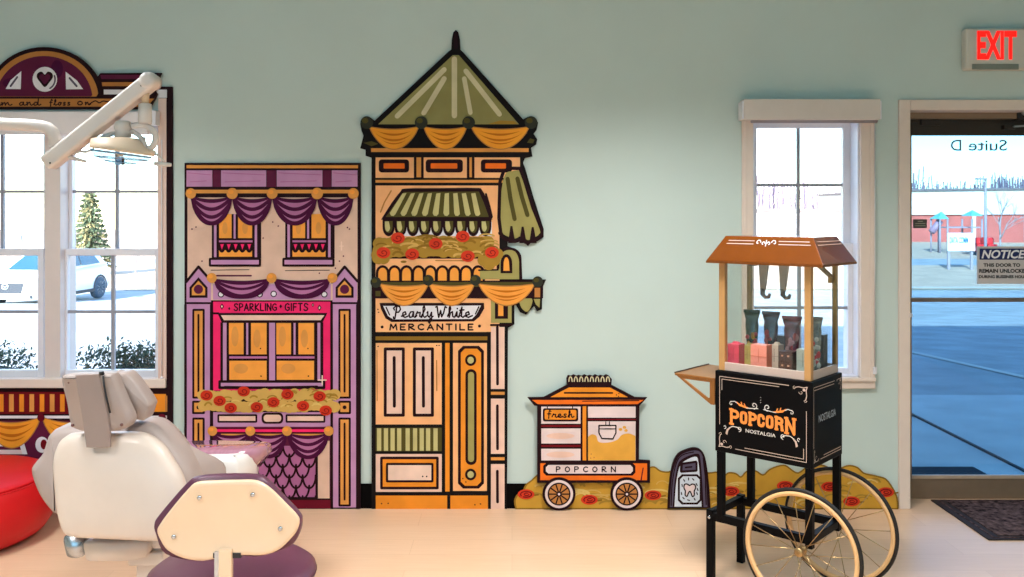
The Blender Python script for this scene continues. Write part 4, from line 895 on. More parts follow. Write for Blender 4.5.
# the strip and lower panel
B = BT
t = thing('window_apron_cutout', 'dark red painted panel with orange drapes and bars under the double window', 'wall cutout', (wx(47), YW, 0))
board([(156,87),(173.4,87),(173.4,508.6),(-76,508.6),(-76,387.4),(167.6,387.4),(167.6,98.6),(160,98.6)],'ink',t)
p = pp(); p.rect(156,90,168,98.2,'white',1); p.obj('corner_block', t)
p = pp(); p.rect(-70,391.4,146,413.2,'darkred',1)
for k in range(21):
    x = -58 + 10.15*k; p.rect(x-2.3,393.6,x+2.3,411,'gold' if k % 2 else 'rust',2)
p.rect(152.6,393.4,167,411.2,'rust',1); p.rect(166.2,395,168.4,411,'brown',2); p.rect(-72,415,168,417.8,'white',1); p.obj('baluster_band', t)
p = pp(); p.rect(-70,420,146,506,'maroon',1); p.rect(-70,440,22,445.6,'white',2); p.rect(-70,449,27,453.4,'pale',2); p.fill([(20,440),(25,440),(29,453.4),(24,453.4)],'white',3); p.ell(43.6,444,6.6,8,'white',3); p.ell(45.4,443.6,3.2,5,'darkred',4); p.obj('lower_panel', t)
for a, b, d in ((-60,-16,30),(-16,43,30),(43,104,30),(104,163.6,30)):
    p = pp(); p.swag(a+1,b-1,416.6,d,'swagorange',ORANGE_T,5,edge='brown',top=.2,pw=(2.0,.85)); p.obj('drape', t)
for x in (-60,-16,43,104,163.6): knob('finial', x, 416.8, 3.8, 'wine', t, B)
# ================================================================ furniture
def soft(name, rgb, **k): return mat(name, rgb, rough=k.pop('rough', .45), var=.03, scale=14, bump=.05, **k)
redm = soft('red_vinyl', (206, 10, 18), rough=.5)
taupe = soft('taupe_leather', (174, 157, 150)); creamp = mat('cream_shell', (222, 204, 190), rough=.32, var=.015, coat=.2); purp = soft('purple_leather', (92, 50, 70), rough=.35)
creams = mat('stool_shell', (226, 196, 164), rough=.32, var=.015, coat=.2); warmgrey = mat('arm_plastic', (216, 206, 200), rough=.35, var=.015); steel = mat('brushed_steel', (186, 190, 196), rough=.25, metal=.85, var=.05); dark = mat('dark_plastic', (38, 36, 40), rough=.4, var=.05)
# ottoman
OX, OY = -2.545, 4.135
t = thing('ottoman', 'round red vinyl ottoman standing under the double window', 'ottoman', (OX, OY, 0))
mb = MB(); M = Matrix.Translation((OX, OY, 0)); mb.lathe([(.26, .0), (.32, .012), (.36, .035), (.388, .075), (.402, .13), (.402, .18), (.394, .235), (.386, .268), (.38, .276)], redm, M, 56, caps=True); mb.obj('body', t)
mb = MB(); mb.lathe([(.378, .276), (.372, .288), (.352, .297), (.2, .303), (.02, .304)], redm, M, 56); to = mb.obj('seat_top', t)
mb = MB(); mb.tube([(OX + .382*cos(2*pi*k/56), OY + .382*sin(2*pi*k/56), .274) for k in range(56)], .004, redm, 6, closed=True); mb.obj('piping', to)

# ---- dental chair, seen from behind: d = distance from the eye
DC_ = 3.0
t = thing('dental_chair', 'taupe dental chair with cream back shell facing the wall', 'dental chair', (px_at(112, DC_), 3.5, 0))
def pfn(d0, tilt=0.0, wm=0.012): return lambda x, y, w: P(x, y, d0 + tilt*(y - 430)/300 + wm) + Vector((0, w - wm, 0))
fs = pfn(DC_, -.12)
shell = cr([(76,433.5),(108,433),(136,433.2),(150,437.5),(162,447),(172,462),(181,478),(186,500),(184,522),(174,537),(158,541.5),(130,540.5),(100,539),(74,537.5),(63,531),(57,512),(54.5,490),(53,462),(58,444),(66,436)], 5)
mb = MB(); mb.puff(shell, fs, [(3, .05), (.6, .045), (0, .03), (.4, .012), (1.6, .002), (4, -.006), (.9, 3, -.012), (.6, 3, -.02), (.25, 3, -.024)], creamp); mb.obj('back_shell', t)
cush = cr([(66,426),(90,424),(120,423),(146,421.5),(160,427),(176,444),(192,470),(198,500),(190,515),(150,520),(90,518),(62,512),(55.5,508),(45,494),(38,478),(35.6,466),(40,458),(47,449),(52,434),(57,428.5)], 5)
mb = MB(); mb.puff(cush, pfn(DC_ + .055, -.12, .05), [(8, .17), (2.4, .16), (0, .12), (0, .05), (2.2, .012), (8, -.002)], taupe); mb.obj('back_cushion', t)
# side bolster that wraps forward on the right of the backrest
mb = MB()
def ringb(pts): return [P(x, y, d) for x, y, d in pts]
def bol(x0, y0, x1, y1, d, th):               # section between an upper and a lower edge
    up = P(x0, y0, d); lo = P(x1, y1, d); v = up - lo; n = 14; c = (up + lo)/2; h = v.length/2
    ax = v.normalized(); f = Vector((.25, 1, 0)).normalized()
    return [c + ax*h*(abs(cos(a))**.7)*(1 if cos(a) > 0 else -1) + f*th*sin(a) for a in [2*pi*k/n for k in range(n)]]
mb.loft([bol(150,424,160,470,3.10,.03), bol(160,429,172,480,3.10,.06), bol(176,441,184,486,3.13,.075), bol(192,451,198,490,3.17,.08), bol(206,456.5,210,492,3.21,.075), bol(216,462,218,492,3.24,.06), bol(222,472,222.5,492,3.26,.03)], taupe); mb.obj('side_bolster', t)
# headrest: back plate, wrap strap, front cushion, screws
hp = cr([(66,374.8),(88,373.8),(110,373.2),(115.5,376),(121,390),(127,404),(132.5,417),(131,424),(124,429),(106,431),(88,431.6),(76,428.6),(71,422),(67.5,402),(63.5,386),(62.6,378)], 4)
hfn = pfn(2.96, .03)
hd = MB(); hd.puff(hp, hfn, [(1.6, .055), (0, .045), (0, .012), (1.2, .002), (3.5, -.003)], taupe); head = hd.obj('headrest', t)
fc = cr([(112,376),(118,373.6),(126,372.8),(133,379),(142,391),(150,403.5),(149,409),(146.5,417),(143,420.5),(134,419),(118,418)], 4)
mb = MB(); mb.puff(fc, pfn(3.03, .03, .01), [(2.4, .085), (0, .07), (0, .01), (1.6, -.002)], taupe); mb.obj('head_cushion', head)
sp = [(77,374.2),(101,373),(103.5,385),(106,398),(109,413),(111.4,429),(111.6,446.4),(99,446.8),(88,446.6),(86.4,436),(84.6,422),(81,400),(78,384)]
mb = MB(); mb.puff(sp, pfn(2.945, -.02), [(0, .01), (0, .001), (.6, -.002)], soft('strap_leather', (156, 136, 128)), smooth=False); mb.obj('strap', head)
mb = MB(); mb.tube([P(100,373.5,2.942), P(102.4,372.8,2.95), P(103,374.5,2.952)], .006, dark, 6); mb.tube([P(103.2,376,2.9425), P(104.6,388,2.9415), P(106.8,399,2.9405), P(110,413,2.9395)], .0035, dark, 6); mb.obj('strap_edge', head)
for x, y in ((69.4,382.4),(104.6,382.2),(73,425),(122,424.6)):
    mb = MB(); mb.lathe([(.0055, 0), (.0055, .004), (.003, .006)], mat('screw_brown', (120, 84, 80), rough=.4), Matrix.Translation(P(x, y, 2.958)) @ Matrix.Rotation(pi/2, 4, 'X'), 10); mb.obj('screw', head)
# below the shell
mb = MB(); mb.puff(cr([(86,541),(110,541.5),(146,541),(150,548),(146,556),(139,558),(128,560.5),(100,561),(88,560),(85,551)], 3), pfn(3.03), [(2, .16), (0, .15), (0, .01), (1.4, 0)], creamp); mb.obj('recline_housing', t)
mb = MB(); mb.puff(cr([(65,536),(78,535),(85,543),(85.6,553),(80,557.4),(70,556.6),(66.6,551)], 3), pfn(3.05), [(1, .1), (0, .09), (0, .01), (1, 0)], steel); mb.obj('release_lever', t)
z0 = pz_at(542, 3.1)
cxx = px_at(153, 3.2)
mb = MB()
for zz, h in ((.36, .05), (.30, .045)): mb.box((cxx - .03, 3.06, zz), (cxx + .09, 3.6, zz + h), creamp)
mb.box((cxx - .015, 3.09, .0), (cxx + .07, 3.4, .36), creamp); mb.box((cxx - .005, 3.08, .325), (cxx + .03, 3.1, .345), dark); mb.box((cxx - .005, 3.08, .36), (cxx + .06, 3.1, .40), dark); mb.obj('lift_arm', t, bevel=.006)
mb = MB(); mb.puff(rrect(-1.52, 3.12, -.98, 4.05, .12, 6), lambda x, y, w: (x, y, w), [(.02, 0), (0, .01), (0, .03), (.02, .045)], creamp); mb.obj('base_plate', t)
# seat and leg rest in front of the back
mb = MB(); mb.puff(rrect(-1.5, 3.18, -1.04, 3.52, .08, 5), lambda x, y, w: (x, y, w), [(.03, .40), (0, .42), (0, .47), (.02, .50), (.06, .505)], taupe); mb.obj('seat', t)
mb = MB(); mb.box((-1.36, 3.25, .345), (-1.12, 4.0, .40), creamp); mb.obj('seat_support', t, bevel=.02)
mb = MB()
LQ = cr([(-1.40, 3.42), (-1.09, 3.42), (-1.04, 3.455), (-1.025, 3.55), (-1.035, 3.66), (-1.09, 3.74), (-1.38, 3.75)], 4)
mb.puff(LQ, lambda x, y, w: (x, y, w - .12*(y - 3.42)), [(.05, .41), (.02, .43), (0, .46), (0, .55), (.012, .568), (.03, .575)], mat('leg_rest_white', (238, 234, 230), rough=.3, var=.01, coat=.4)); lr = mb.obj('leg_rest', t)
mb = MB(); mb.puff(cr([(-1.38, 3.50), (-1.14, 3.49), (-1.05, 3.52), (-1.0, 3.59), (-.995, 3.70), (-1.04, 3.78), (-1.36, 3.80)], 4), lambda x, y, w: (x, y, w - .12*(y - 3.42)), [(.05, .49), (.0, .556), (.006, .58), (.02, .588)], mat('clear_cover', (178, 128, 146), rough=.08, var=.12, scale=9, coat=1.0, stretch=(8, 1, 1))); mb.obj('toe_cover', lr)

# ---- operator stool
DS = 2.45
t = thing('dental_stool', 'purple dental stool with cream backrest shell in front of the dental chair', 'stool', (px_at(233, 2.72), 2.72, 0))
bs = cr([(196,483),(216,481.4),(238,480.8),(254,481),(264,485),(273,492),(284,503),(296.5,516),(298.8,523),(296,532),(290,540),(279,550),(264,555.6),(246,555.8),(236,556.4),(222,557.6),(210,560.5),(198,561.4),(182,558.6),(167,551),(160,541),(156.6,532),(159,525),(170,510),(186,491)], 4)
def sfn(x, y, w):
    k = (x - 228)/75; return P(x, y, DS + .035*k*k + .01 + w) if 1 else 0
def sfn(x, y, w):
    k = (x - 228)/75; p = P(x, y, DS + .03*k*k + (.022 if w > .012 else 0)); return p + Vector((0, w - (.022 if w > .012 else 0), 0))
mb = MB(); mb.puff(bs, sfn, [(.8, .02), (0, .012), (.2, .004), (1.5, 0), (5, 0), (.8, 5, .004), (.5, 5, .006), (.2, 5, .006)], creams); bk = mb.obj('backrest_shell', t)
cu = cr([(197,477.4),(224,475.2),(254,475.4),(266,480),(280,494),(298,513),(301.4,521),(299,534),(290,546),(262,556),(236,556),(200,561),(166,554),(156,534),(154.4,524),(160,514),(186,484)], 4)
mb = MB(); mb.puff(cu, sfn, [(8, .058), (2, .055), (0, .04), (0, .022), (1.5, .014)], purp); mb.obj('backrest_cushion', t)
for x, y in ((199.6,497.6),(253,494.4),(174,536.6),(280.4,528.4)):
    mb = MB(); c = sfn(x, y, -.001); mb.lathe([(.0062, 0), (.0062, .003), (.003, .0035)], steel, Matrix.Translation(c) @ Matrix.Rotation(pi/2, 4, 'X'), 12); mb.obj('screw', bk)
mb = MB(); sx, sy = t.location.x, t.location.y
mb.lathe([(.21, .375), (.235, .385), (.247, .405), (.245, .425), (.225, .44), (.15, .446), (.01, .447)], purp, Matrix.Translation((sx, sy, 0)) @ Matrix.Diagonal((1, .96, 1, 1)), 48); se = mb.obj('seat', t)
mb = MB(); mb.tube([(sx + .246*cos(2*pi*k/48), sy + .236*sin(2*pi*k/48), .412) for k in range(48)], .003, soft('purple_seam', (70, 36, 52)), 5, closed=True); mb.obj('seam', se)
mb = MB(); a = P(228.5, 553, DS + .02); px = a.x
mb.box((px - .018, DS - .012, .36), (px + .018, DS + .008, a.z + .02), creams); mb.obj('back_post', t, bevel=.004)
mb = MB(); mb.box((px - .019 - .012, DS - .004, .37), (px - .019, DS + .006, a.z + .012), steel); mb.box((px - .035, DS - .002, a.z - .006), (px + .04, DS + .012, a.z + .008), dark); mb.box((px - .016, DS, .34), (px + .016, sy, .362), steel); mb.obj('back_bracket', t)
mb = MB(); mb.tube([(sx, sy, .07), (sx, sy, .377)], .028, steel, 16); mb.obj('gas_column', t)
for k in range(5):
    a = 2*pi*k/5 + .3; e = Vector((sx + .25*cos(a), sy + .25*sin(a), .075))
    mb = MB(); mb.tube([(sx, sy, .1), e], [.024, .016], steel, 10); lg = mb.obj('leg', t)
    mb = MB(); mb.lathe([(.02, -.012), (.028, -.01), (.028, .01), (.02, .012)], dark, Matrix.Translation(e - Vector((0, 0, .047))) @ Matrix.Rotation(a, 4, 'Z') @ Matrix.Rotation(pi/2, 4, 'X'), 16); mb.tube([e, e - Vector((0, 0, .047))], .006, steel, 6); mb.obj('caster', lg)

# ---- dental operating light on its jointed arm
DLp = 3.0
t = thing('dental_light', 'cream dental operating light on a jointed arm in front of the double window', 'dental light', P(-80, 124, DLp))
Q = lambda x, y, d=DLp: P(x, y, d)
mb = MB(); xp = px_at(-190, DLp)
mb.tube([Q(-190,122)] + [Q(x, y) for x, y in ((-60,123),(0,124),(25,125),(40,126),(48,128),(53,132.5),(55,138),(55.2,146))], .0205, warmgrey, 16); mb.obj('support_arm', t)
mb = MB(); mb.tube([Q(55.2,145.6), Q(55.2,154)], .0135, warmgrey, 12); mb.obj('lower_joint', t)
mb = MB(); mb.tube([(xp, DLp, ZC), (xp, DLp, Q(0,122).z - .03)], .035, warmgrey, 16); mb.lathe([(.1, ZC - .02), (.1, ZC)], warmgrey, Matrix.Translation((xp, DLp, 0)), 24); mb.obj('ceiling_post', t)
a, b = Q(50.6,161.6), Q(150.6,81.6); ax = (b - a).normalized(); nn = Vector((0, 1, 0)).cross(ax).normalized()
sec = rrect(-.0265, -.030, .0265, .030, .012, 4)
mb = MB(); L_ = (b - a).length
mb.loft([[a + ax*q*L_ + nn*u*k + Vector((0, 1, 0))*v*k for u, v in sec] for q, k in ((-.035, .35), (-.03, .8), (-.015, 1), (.1, 1.0), (.9, 1.0), (1.0, 1.0), (1.035, .93), (1.055, .75), (1.065, .3))], warmgrey); bo = mb.obj('balance_arm', t)
mb = MB(); mb.ball(Q(141, 85.6, DLp - .031), (.003, .002, .003), dark, 6); mb.ball(Q(50, 163, DLp - .031), (.003, .002, .003), dark, 6); mb.obj('screw', bo)
mb = MB(); mb.lathe([(.012, -.034), (.026, -.033), (.026, .033), (.012, .034)], warmgrey, Matrix.Translation(b + nn*0) @ Matrix.Rotation(pi/2, 4, 'X'), 20); mb.obj('arm_knuckle', bo)
mb = MB(); mb.tube([Q(146,88), Q(145,105)], .012, mat('tan_plastic', (206, 178, 146), rough=.4, var=.02), 14); mb.obj('upper_joint', t)
mb = MB(); mb.loft([[Q(145, y) + Vector((r*cos(2*pi*k/18), r*sin(2*pi*k/18), 0)) for k in range(18)] for y, r in ((103.5, .016), (104, .0205), (113, .0215), (121, .0225), (124, .021))], warmgrey); mb.obj('swivel', t)
mb = MB(); mb.tube(cr([tuple(Q(132,126)), tuple(Q(142,125)), tuple(Q(150,128)), tuple(Q(155,134)), tuple(Q(155.4,141)), tuple(Q(152,147)), tuple(Q(147,149.6))], 4, False), .0105, warmgrey, 12); mb.obj('yoke', t)
mb = MB(); mb.tube(cr([tuple(Q(131,131)), tuple(Q(138,135)), tuple(Q(143,141)), tuple(Q(146,148.6))], 4, False), .008, warmgrey, 10); mb.tube(cr([tuple(Q(116,133)), tuple(Q(107,135.5)), tuple(Q(100,139)), tuple(Q(94.6,145))], 4, False), .0075, warmgrey, 10); mb.tube([Q(144.5,137), Q(144.2,149)], .0045, warmgrey, 8); mb.obj('yoke_strut', t)
mb = MB(); mb.loft([[Q(123, y) + Vector((r*cos(2*pi*k/20), r*sin(2*pi*k/20), 0)) for k in range(20)] for y, r in ((120.6, .008), (121, .02), (123, .026), (129, .028), (130, .025), (132, .025), (137, .027))], warmgrey); mb.obj('pivot_knob', t)
shr = mat('lamp_tan', (228, 202, 176), rough=.35, var=.015)
def lring(y, rx, ry, dx=0, tilt=0): return [Q(122 + dx, y) + Vector((rx*cos(2*pi*k/32), ry*sin(2*pi*k/32), tilt*cos(2*pi*k/32))) for k in range(32)]
mb = MB(); mb.loft([lring(137.8, .02, .02, -6), lring(138.4, .07, .06, -6), lring(141, .083, .078, -4, -.006), lring(147, .095, .09, -1, -.012), lring(149.5, .1, .095, 0, -.014), lring(152, .101, .096, 0, -.014)], shr); sh_ = mb.obj('lamp_shroud', t)
mb = MB(); mb.tube([Q(146,150.6), Q(155,153.6)], [.014, .009], shr, 10); mb.tube([Q(154,152.8), Q(160,157), Q(163.6,161)], .004, warmgrey, 8); mb.tube([Q(154.5,163.6), Q(163,164.4), Q(171,164.8)], [.007, .0085, .006], warmgrey, 10); mb.obj('handle', t)
mb = MB(); mb.tube([Q(94,149), Q(86,152), Q(80.5,151.4)], .0045, warmgrey, 8); mb.tube([Q(66.5,154), Q(70,157.5), Q(78,159.5), Q(86,161.6)], [.005, .0065, .0065, .005], warmgrey, 10); mb.tube([Q(80.5,151.4), Q(72,154), Q(68,155.6)], .004, warmgrey, 8); mb.obj('handle', t)
mb = MB(); mb.loft([lring(153.5, .094, .088, -1, -.012), lring(158, .086, .08, -1, -.008), lring(162, .055, .05, -1, -.004), lring(164, .022, .02, -1)], glass('lamp_glass', (.55, .64, .72), .15), caps=False); mb.obj('reflector', sh_)
mb = MB(); mb.tube([(lring(153.6, .094, .088, -1, -.012))[k] for k in range(32)], .0032, mat('lamp_rim', (110, 150, 185), rough=.2, metal=.3), 6, closed=True)
for yy, rr, wd in ((158.4, .085, .0014), (162.4, .052, .0018)): mb.tube(lring(yy, rr, rr*.92, -1, -.006), wd, MATS['lamp_rim'], 5, closed=True)
mb.obj('rim', sh_)
mb = MB(); mb.tube([Q(120,153), Q(120,156.5)], [.014, .01], shr, 10); mb.box(tuple(Q(116,164.6, DLp - .01)), tuple(Q(124.5,158, DLp + .012)), steel); mb.tube([Q(117.5,165), Q(117.5,157)], .004, dark, 6); mb.tube([Q(122.5,165), Q(122.5,157)], .004, dark, 6); mb.obj('bulb_holder', sh_)
# ================================================================ popcorn cart; local x runs along the lettered face, y along the short face
CA = radians(41.6); CB = Vector((1.127, 3.379, 0))
def cw(x, y, z=0): return Vector((CB.x + x*cos(CA) + y*sin(CA), CB.y - x*sin(CA) + y*cos(CA), z))
t = cart = thing('popcorn_cart', 'black and gold vintage popcorn cart with two spoked wheels in front of the narrow window', 'popcorn cart', CB, -CA)
WA, WD = .407, .291
blk = mat('cart_black', (9, 9, 11), rough=.4, var=.05, spec=.07); gold = mat('cart_gold', (190, 144, 90), rough=.38, metal=.15, var=.03); rof = mat('cart_roof', (122, 62, 12), rough=.25, var=.06, metal=.25, coat=.6)
rimt = mat('wheel_tan', (224, 180, 126), rough=.4, var=.03); rub = mat('rubber', (20, 18, 18), rough=.6, var=.05); brass = mat('brass', (170, 140, 96), rough=.3, metal=.8); tray = mat('tray_cream', (190, 172, 162), rough=.35, metal=.2, var=.02); pin = mat('pinstripe', (200, 176, 160), rough=.5, var=.05); logo = mat('logo_orange', (240, 140, 60), rough=.5, var=.04)
mb = MB(); mb.box((-WA, 0, .538), (0, WD, .865), blk); bx = mb.obj('cabinet', t, bevel=.004, local=True)
# pinstripes, scrolls and lettering on the lettered face (mm from left, mm from top)
ff = lambda x, y, L: (-WA + x/1000, -.0008 - .0003*L, .865 - y/1000)
gf = lambda x, y, L: (.0008 + .0003*L, x/1000, .865 - y/1000)
def curl(p, x, y, r, a0, turn, m, w, n=12, sx=1, sy=1):
    pts = [(x + sx*r*(1 - k/(n*1.25))*cos(a0 + turn*k/n), y + sy*r*(1 - k/(n*1.25))*sin(a0 + turn*k/n)) for k in range(n+1)]
    p.line(pts, w, m, 1)
def corner(p, x, y, sx, sy, k=1.0):
    p.line([(x, y), (x + sx*14*k, y + sy*4*k), (x + sx*34*k, y + sy*2*k), (x + sx*48*k, y + sy*6*k)], 3.2*k, pin); curl(p, x + sx*50*k, y + sy*8*k, 7*k, -pi/2, 5, pin, 2*k, sx=sx, sy=sy)
    p.line([(x, y), (x + sx*4*k, y + sy*14*k), (x + sx*2*k, y + sy*34*k), (x + sx*6*k, y + sy*50*k)], 3.2*k, pin); curl(p, x + sx*8*k, y + sy*52*k, 7*k, pi, -5, pin, 2*k, sx=sx, sy=sy)
    p.ell(x + sx*12*k, y + sy*12*k, 6*k, 5*k, pin, 1); curl(p, x + sx*24*k, y + sy*22*k, 9*k, 0, 5, pin, 2*k, sx=sx, sy=sy)
p = Paint(ff)
p.line([(22,215),(22,22),(315,22)],2.4,pin); p.line([(32,75),(32,32),(275,32)],2.4,pin)
p.line([(385,112),(385,304),(92,304)],2.4,pin); p.line([(374,255),(374,293),(132,293)],2.4,pin)
corner(p, 388, 20, -1, 1); corner(p, 19, 306, 1, -1); p.obj('pinstripes', bx, local=True)
SL = {
 'P': (.62, [[(.14,0),(.14,1)], [(.14,.08),(.42,.08),(.54,.2),(.54,.4),(.42,.52),(.14,.52)]], [(0,.28,0),(0,.3,1)]),
 'O': (.62, [[(.31,.06),(.16,.12),(.13,.3),(.13,.7),(.16,.88),(.31,.94),(.46,.88),(.49,.7),(.49,.3),(.46,.12),(.31,.06)]], []),
 'C': (.58, [[(.48,.3),(.44,.12),(.29,.06),(.16,.12),(.13,.3),(.13,.7),(.16,.88),(.29,.94),(.44,.88),(.48,.7)]], []),
 'R': (.66, [[(.14,0),(.14,1)], [(.14,.08),(.42,.08),(.53,.2),(.53,.38),(.42,.5),(.14,.5)], [(.4,.5),(.52,.65),(.54,1)]], [(0,.28,0),(0,.28,1),(.44,.66,1)]),
 'N': (.7, [[(.14,0),(.14,1)], [(.14,.02),(.56,.98)], [(.56,0),(.56,1)]], [(0,.24,0),(0,.28,1),(.44,.7,0)]),
}
p = Paint(ff); k = 0; x = 64; hh = lambda u: 92 + 0*u
for i, ch in enumerate('POPCORN'):
    gw, st, sf = SL[ch]; big = 1.22 if i in (0, 6) else 1.0; sc = 58*big; H0 = 47*big; y0 = 150 if big == 1 else 148
    for s_ in st: p.line([(x + a*sc*1.0, y0 + b*H0) for a, b in s_], 11.5, logo, 2, caps=True)
    for a, b, c in sf: p.line([(x + a*sc, y0 + c*H0), (x + b*sc, y0 + c*H0)], 8, logo, 2, caps=False)
    x += gw*sc + 1.5
p.obj('lettering', bx, local=True)
p = Paint(ff); white = mat('decal_white', (222, 216, 210), rough=.5, var=.02)
text(p, 'NOSTALGIA', lambda x, y: ff(x, y, 1), 136, 262, 216, 230, white, bold=.012)
for s_, c in ((-1, 200), (1, 200)):
    X = lambda u: c + s_*u
    p.line([(X(12),129),(X(30),131),(X(60),134),(X(88),126),(X(112),114),(X(130),118)],3,white,1); curl(p, X(28), 119, 14, pi/2, 6.5, white, 3, sx=s_); curl(p, X(126), 125, 9, -pi/2, 5, white, 2.6, sx=s_)
    p.fill([(X(50),131),(X(92),120),(X(106),112),(X(92),129),(X(68),134)],logo,2); p.line([(X(66),127),(X(70),118)],4,logo,2); p.line([(X(80),124),(X(83),114)],4,logo,2)
    p.line([(X(84),226),(X(100),216),(X(120),215),(X(136),224),(X(146),238)],3.2,white,1); curl(p, X(92), 221, 11, pi/2, 6, white, 2.6, sx=s_); curl(p, X(156), 222, 8, pi/2, 5, white, 2.4, sx=s_); p.fill([(X(126),218),(X(146),230),(X(152),248),(X(144),254),(X(140),236)],pin,2)
for y in (84, 94, 104): p.ell(200, y, 1.5, 1.5, white, 1, 8)
p.obj('decoration', bx, local=True)
p = Paint(gf)
p.line([(16,22),(210,22)],2.4,pin); p.line([(16,33),(205,33)],2.4,pin); p.line([(12,22),(12,250)],2.4,pin); p.line([(275,302),(75,302)],2.4,pin); p.line([(270,292),(105,292)],2.4,pin); corner(p, 275, 18, -1, 1, .8); corner(p, 14, 306, 1, -1, .8)
text(p, 'NOSTALGIA', lambda x, y: gf(x, y, 1), 58, 222, 132, 160, mat('decal_grey', (150, 160, 170), var=.02), bold=.01); p.obj('pinstripes', bx, local=True)
# tray frame, corner posts, panes
mb = MB(); i_ = .012; Z0, Z1 = .866, 1.312
for lo, hi in (((-WA+i_, i_, Z0), (-i_, i_+.010, Z0+.034)), ((-WA+i_, WD-i_-.010, Z0), (-i_, WD-i_, Z0+.034)), ((-WA+i_, i_, Z0), (-WA+i_+.010, WD-i_, Z0+.034)), ((-i_-.010, i_, Z0), (-i_, WD-i_, Z0+.034))): mb.box(lo, hi, tray)
mb.obj('tray_frame', t, bevel=.002, local=True)
mb = MB(); mb.box((-WA+i_+.01, i_+.01, Z0), (-i_-.01, WD-i_-.01, Z0+.016), mat('tray_floor', (120, 116, 118), rough=.3, metal=.5)); mb.obj('tray_floor', t, local=True)
pw = .026
for x0, y0, m in ((-WA+i_, i_-.002, gold), (-i_-pw+.002, i_-.002, gold), (-WA+i_, WD-i_-pw, brass), (-i_-pw*.7, WD-i_-pw*.7, brass)):
    w = pw if m is gold else pw*.7
    mb = MB(); mb.box((x0, y0, Z0), (x0+w, y0+w, Z1), m); o = mb.obj('corner_post', t, bevel=.002, local=True)
cg_ = glass('cart_glass', (.95, .965, .96), .06)
for nm, lo, hi in (('pane', (-WA+.04, i_+.008, Z0+.03), (-.04, i_+.011, Z1)), ('pane', (-WA+.04, WD-i_-.011, Z0+.03), (-.04, WD-i_-.008, Z1)), ('pane', (-WA+i_+.008, .04, Z0+.03), (-WA+i_+.011, WD-.04, Z1)), ('pane', (-i_-.011, .04, Z0+.03), (-i_-.008, WD-.04, Z1))):
    mb = MB(); mb.box(lo, hi, cg_); mb.obj(nm, t, local=True)
# roof
RB = [(-.437, -.02), (.05, -.02), (.05, .311), (-.437, .311)]; RT = [(-.37, .02), (-.005, .02), (-.005, .25), (-.37, .25)]
mb = MB(); mb.hexa([(x, y, 1.308) for x, y in RB] + [(x, y, 1.41) for x, y in RT], rof); rf = mb.obj('roof', t, local=True, bevel=.002)
mb = MB(); mb.hexa([(x*1.0, y, 1.300) for x, y in RB] + [(x, y, 1.308) for x, y in RB], mat('roof_lip', (120, 66, 20), rough=.3, metal=.3)); mb.obj('roof_lip', rf, local=True)
def slope(A, Bq, C, D):                         # bilinear map over a roof face: u along the eave, v up the slope
    A, Bq, C, D = map(Vector, (A, Bq, C, D)); n = (Bq - A).cross(D - A).normalized()
    return lambda u, v, L: A*(1-u)*(1-v) + Bq*u*(1-v) + C*u*v + D*(1-u)*v + n*(.0015 + .0003*L)
p = Paint(slope((-.437,-.02,1.308), (.05,-.02,1.308), (-.005,.02,1.41), (-.37,.02,1.41)))
for v in (.70, .82):
    for u0, u1 in ((.08,.37),(.63,.95)): p.fill([(u0,v-.013),(u1,v-.013),(u1,v+.013),(u0,v+.013)],pin,1)
def uvl(pts, w, m):
    for (a, b), (c, d) in zip(pts, pts[1:]):
        dx, dy = c-a, (d-b)*.26; l = sqrt(dx*dx+dy*dy) or 1; nx, ny = -dy/l*w, dx/l*w/.26
        p.fill([(a+nx,b+ny),(c+nx,d+ny),(c-nx,d-ny),(a-nx,b-ny)], m, 2)
for s_ in (-1, 1):
    uvl([(.5+s_*(.085 - .028*(1-k/14)*cos(5.5*k/12)), .76 + .12*(1-k/14)*sin(5.5*k/12)) for k in range(13)], .004, white)
    uvl([(.5+s_*(.03 - .02*(1-k/14)*cos(5.5*k/12)), .72 + .09*(1-k/14)*sin(5.5*k/12)) for k in range(13)], .004, white)
uvl([(.5,.86),(.5,.62)], .004, white); p.obj('roof_trim', rf, local=True)
p = Paint(slope((.05,-.02,1.308), (.05,.311,1.308), (-.005,.25,1.41), (-.005,.02,1.41)))
for v in (.70, .82): p.fill([(.06,v-.013),(.94,v-.013),(.94,v+.013),(.06,v+.013)],pin,1)
p.obj('roof_trim', rf, local=True)
mb = MB(); mb.bar((-.015, WD*.35, 1.298), (-.022, WD-.06, 1.25), .012, .014, brass); mb.box((-.03, WD-.07, 1.225), (-.016, WD-.05, 1.255), brass); mb.obj('lid_stay', t, local=True)
# two hanging kettle brackets inside
km = mat('kettle_grey', (172, 160, 148), rough=.3, metal=.4)
for xx, yy in ((-.262, .14), (-.185, .16)):
    mb = MB(); mb.hexa([(xx-.014,yy-.006,1.19),(xx+.006,yy-.006,1.19),(xx+.006,yy+.006,1.19),(xx-.014,yy+.006,1.19),(xx-.02,yy-.008,1.30),(xx+.02,yy-.008,1.30),(xx+.02,yy+.008,1.30),(xx-.02,yy+.008,1.30)], km)
    mb.tube([(xx-.004,yy,1.195),(xx-.006,yy,1.172),(xx+.006,yy,1.160),(xx+.02,yy,1.162),(xx+.026,yy,1.176)], [.011,.010,.008,.008,.006], mat('kettle_dark', (110, 98, 92), rough=.3, metal=.4), 8); mb.obj('kettle_bracket', t, local=True)
mb = MB(); mb.lathe([(.02, 0), (.02, .012)], dark, Matrix.Translation((-.30, .12, 1.288)), 14); mb.obj('lamp_socket', t, local=True)
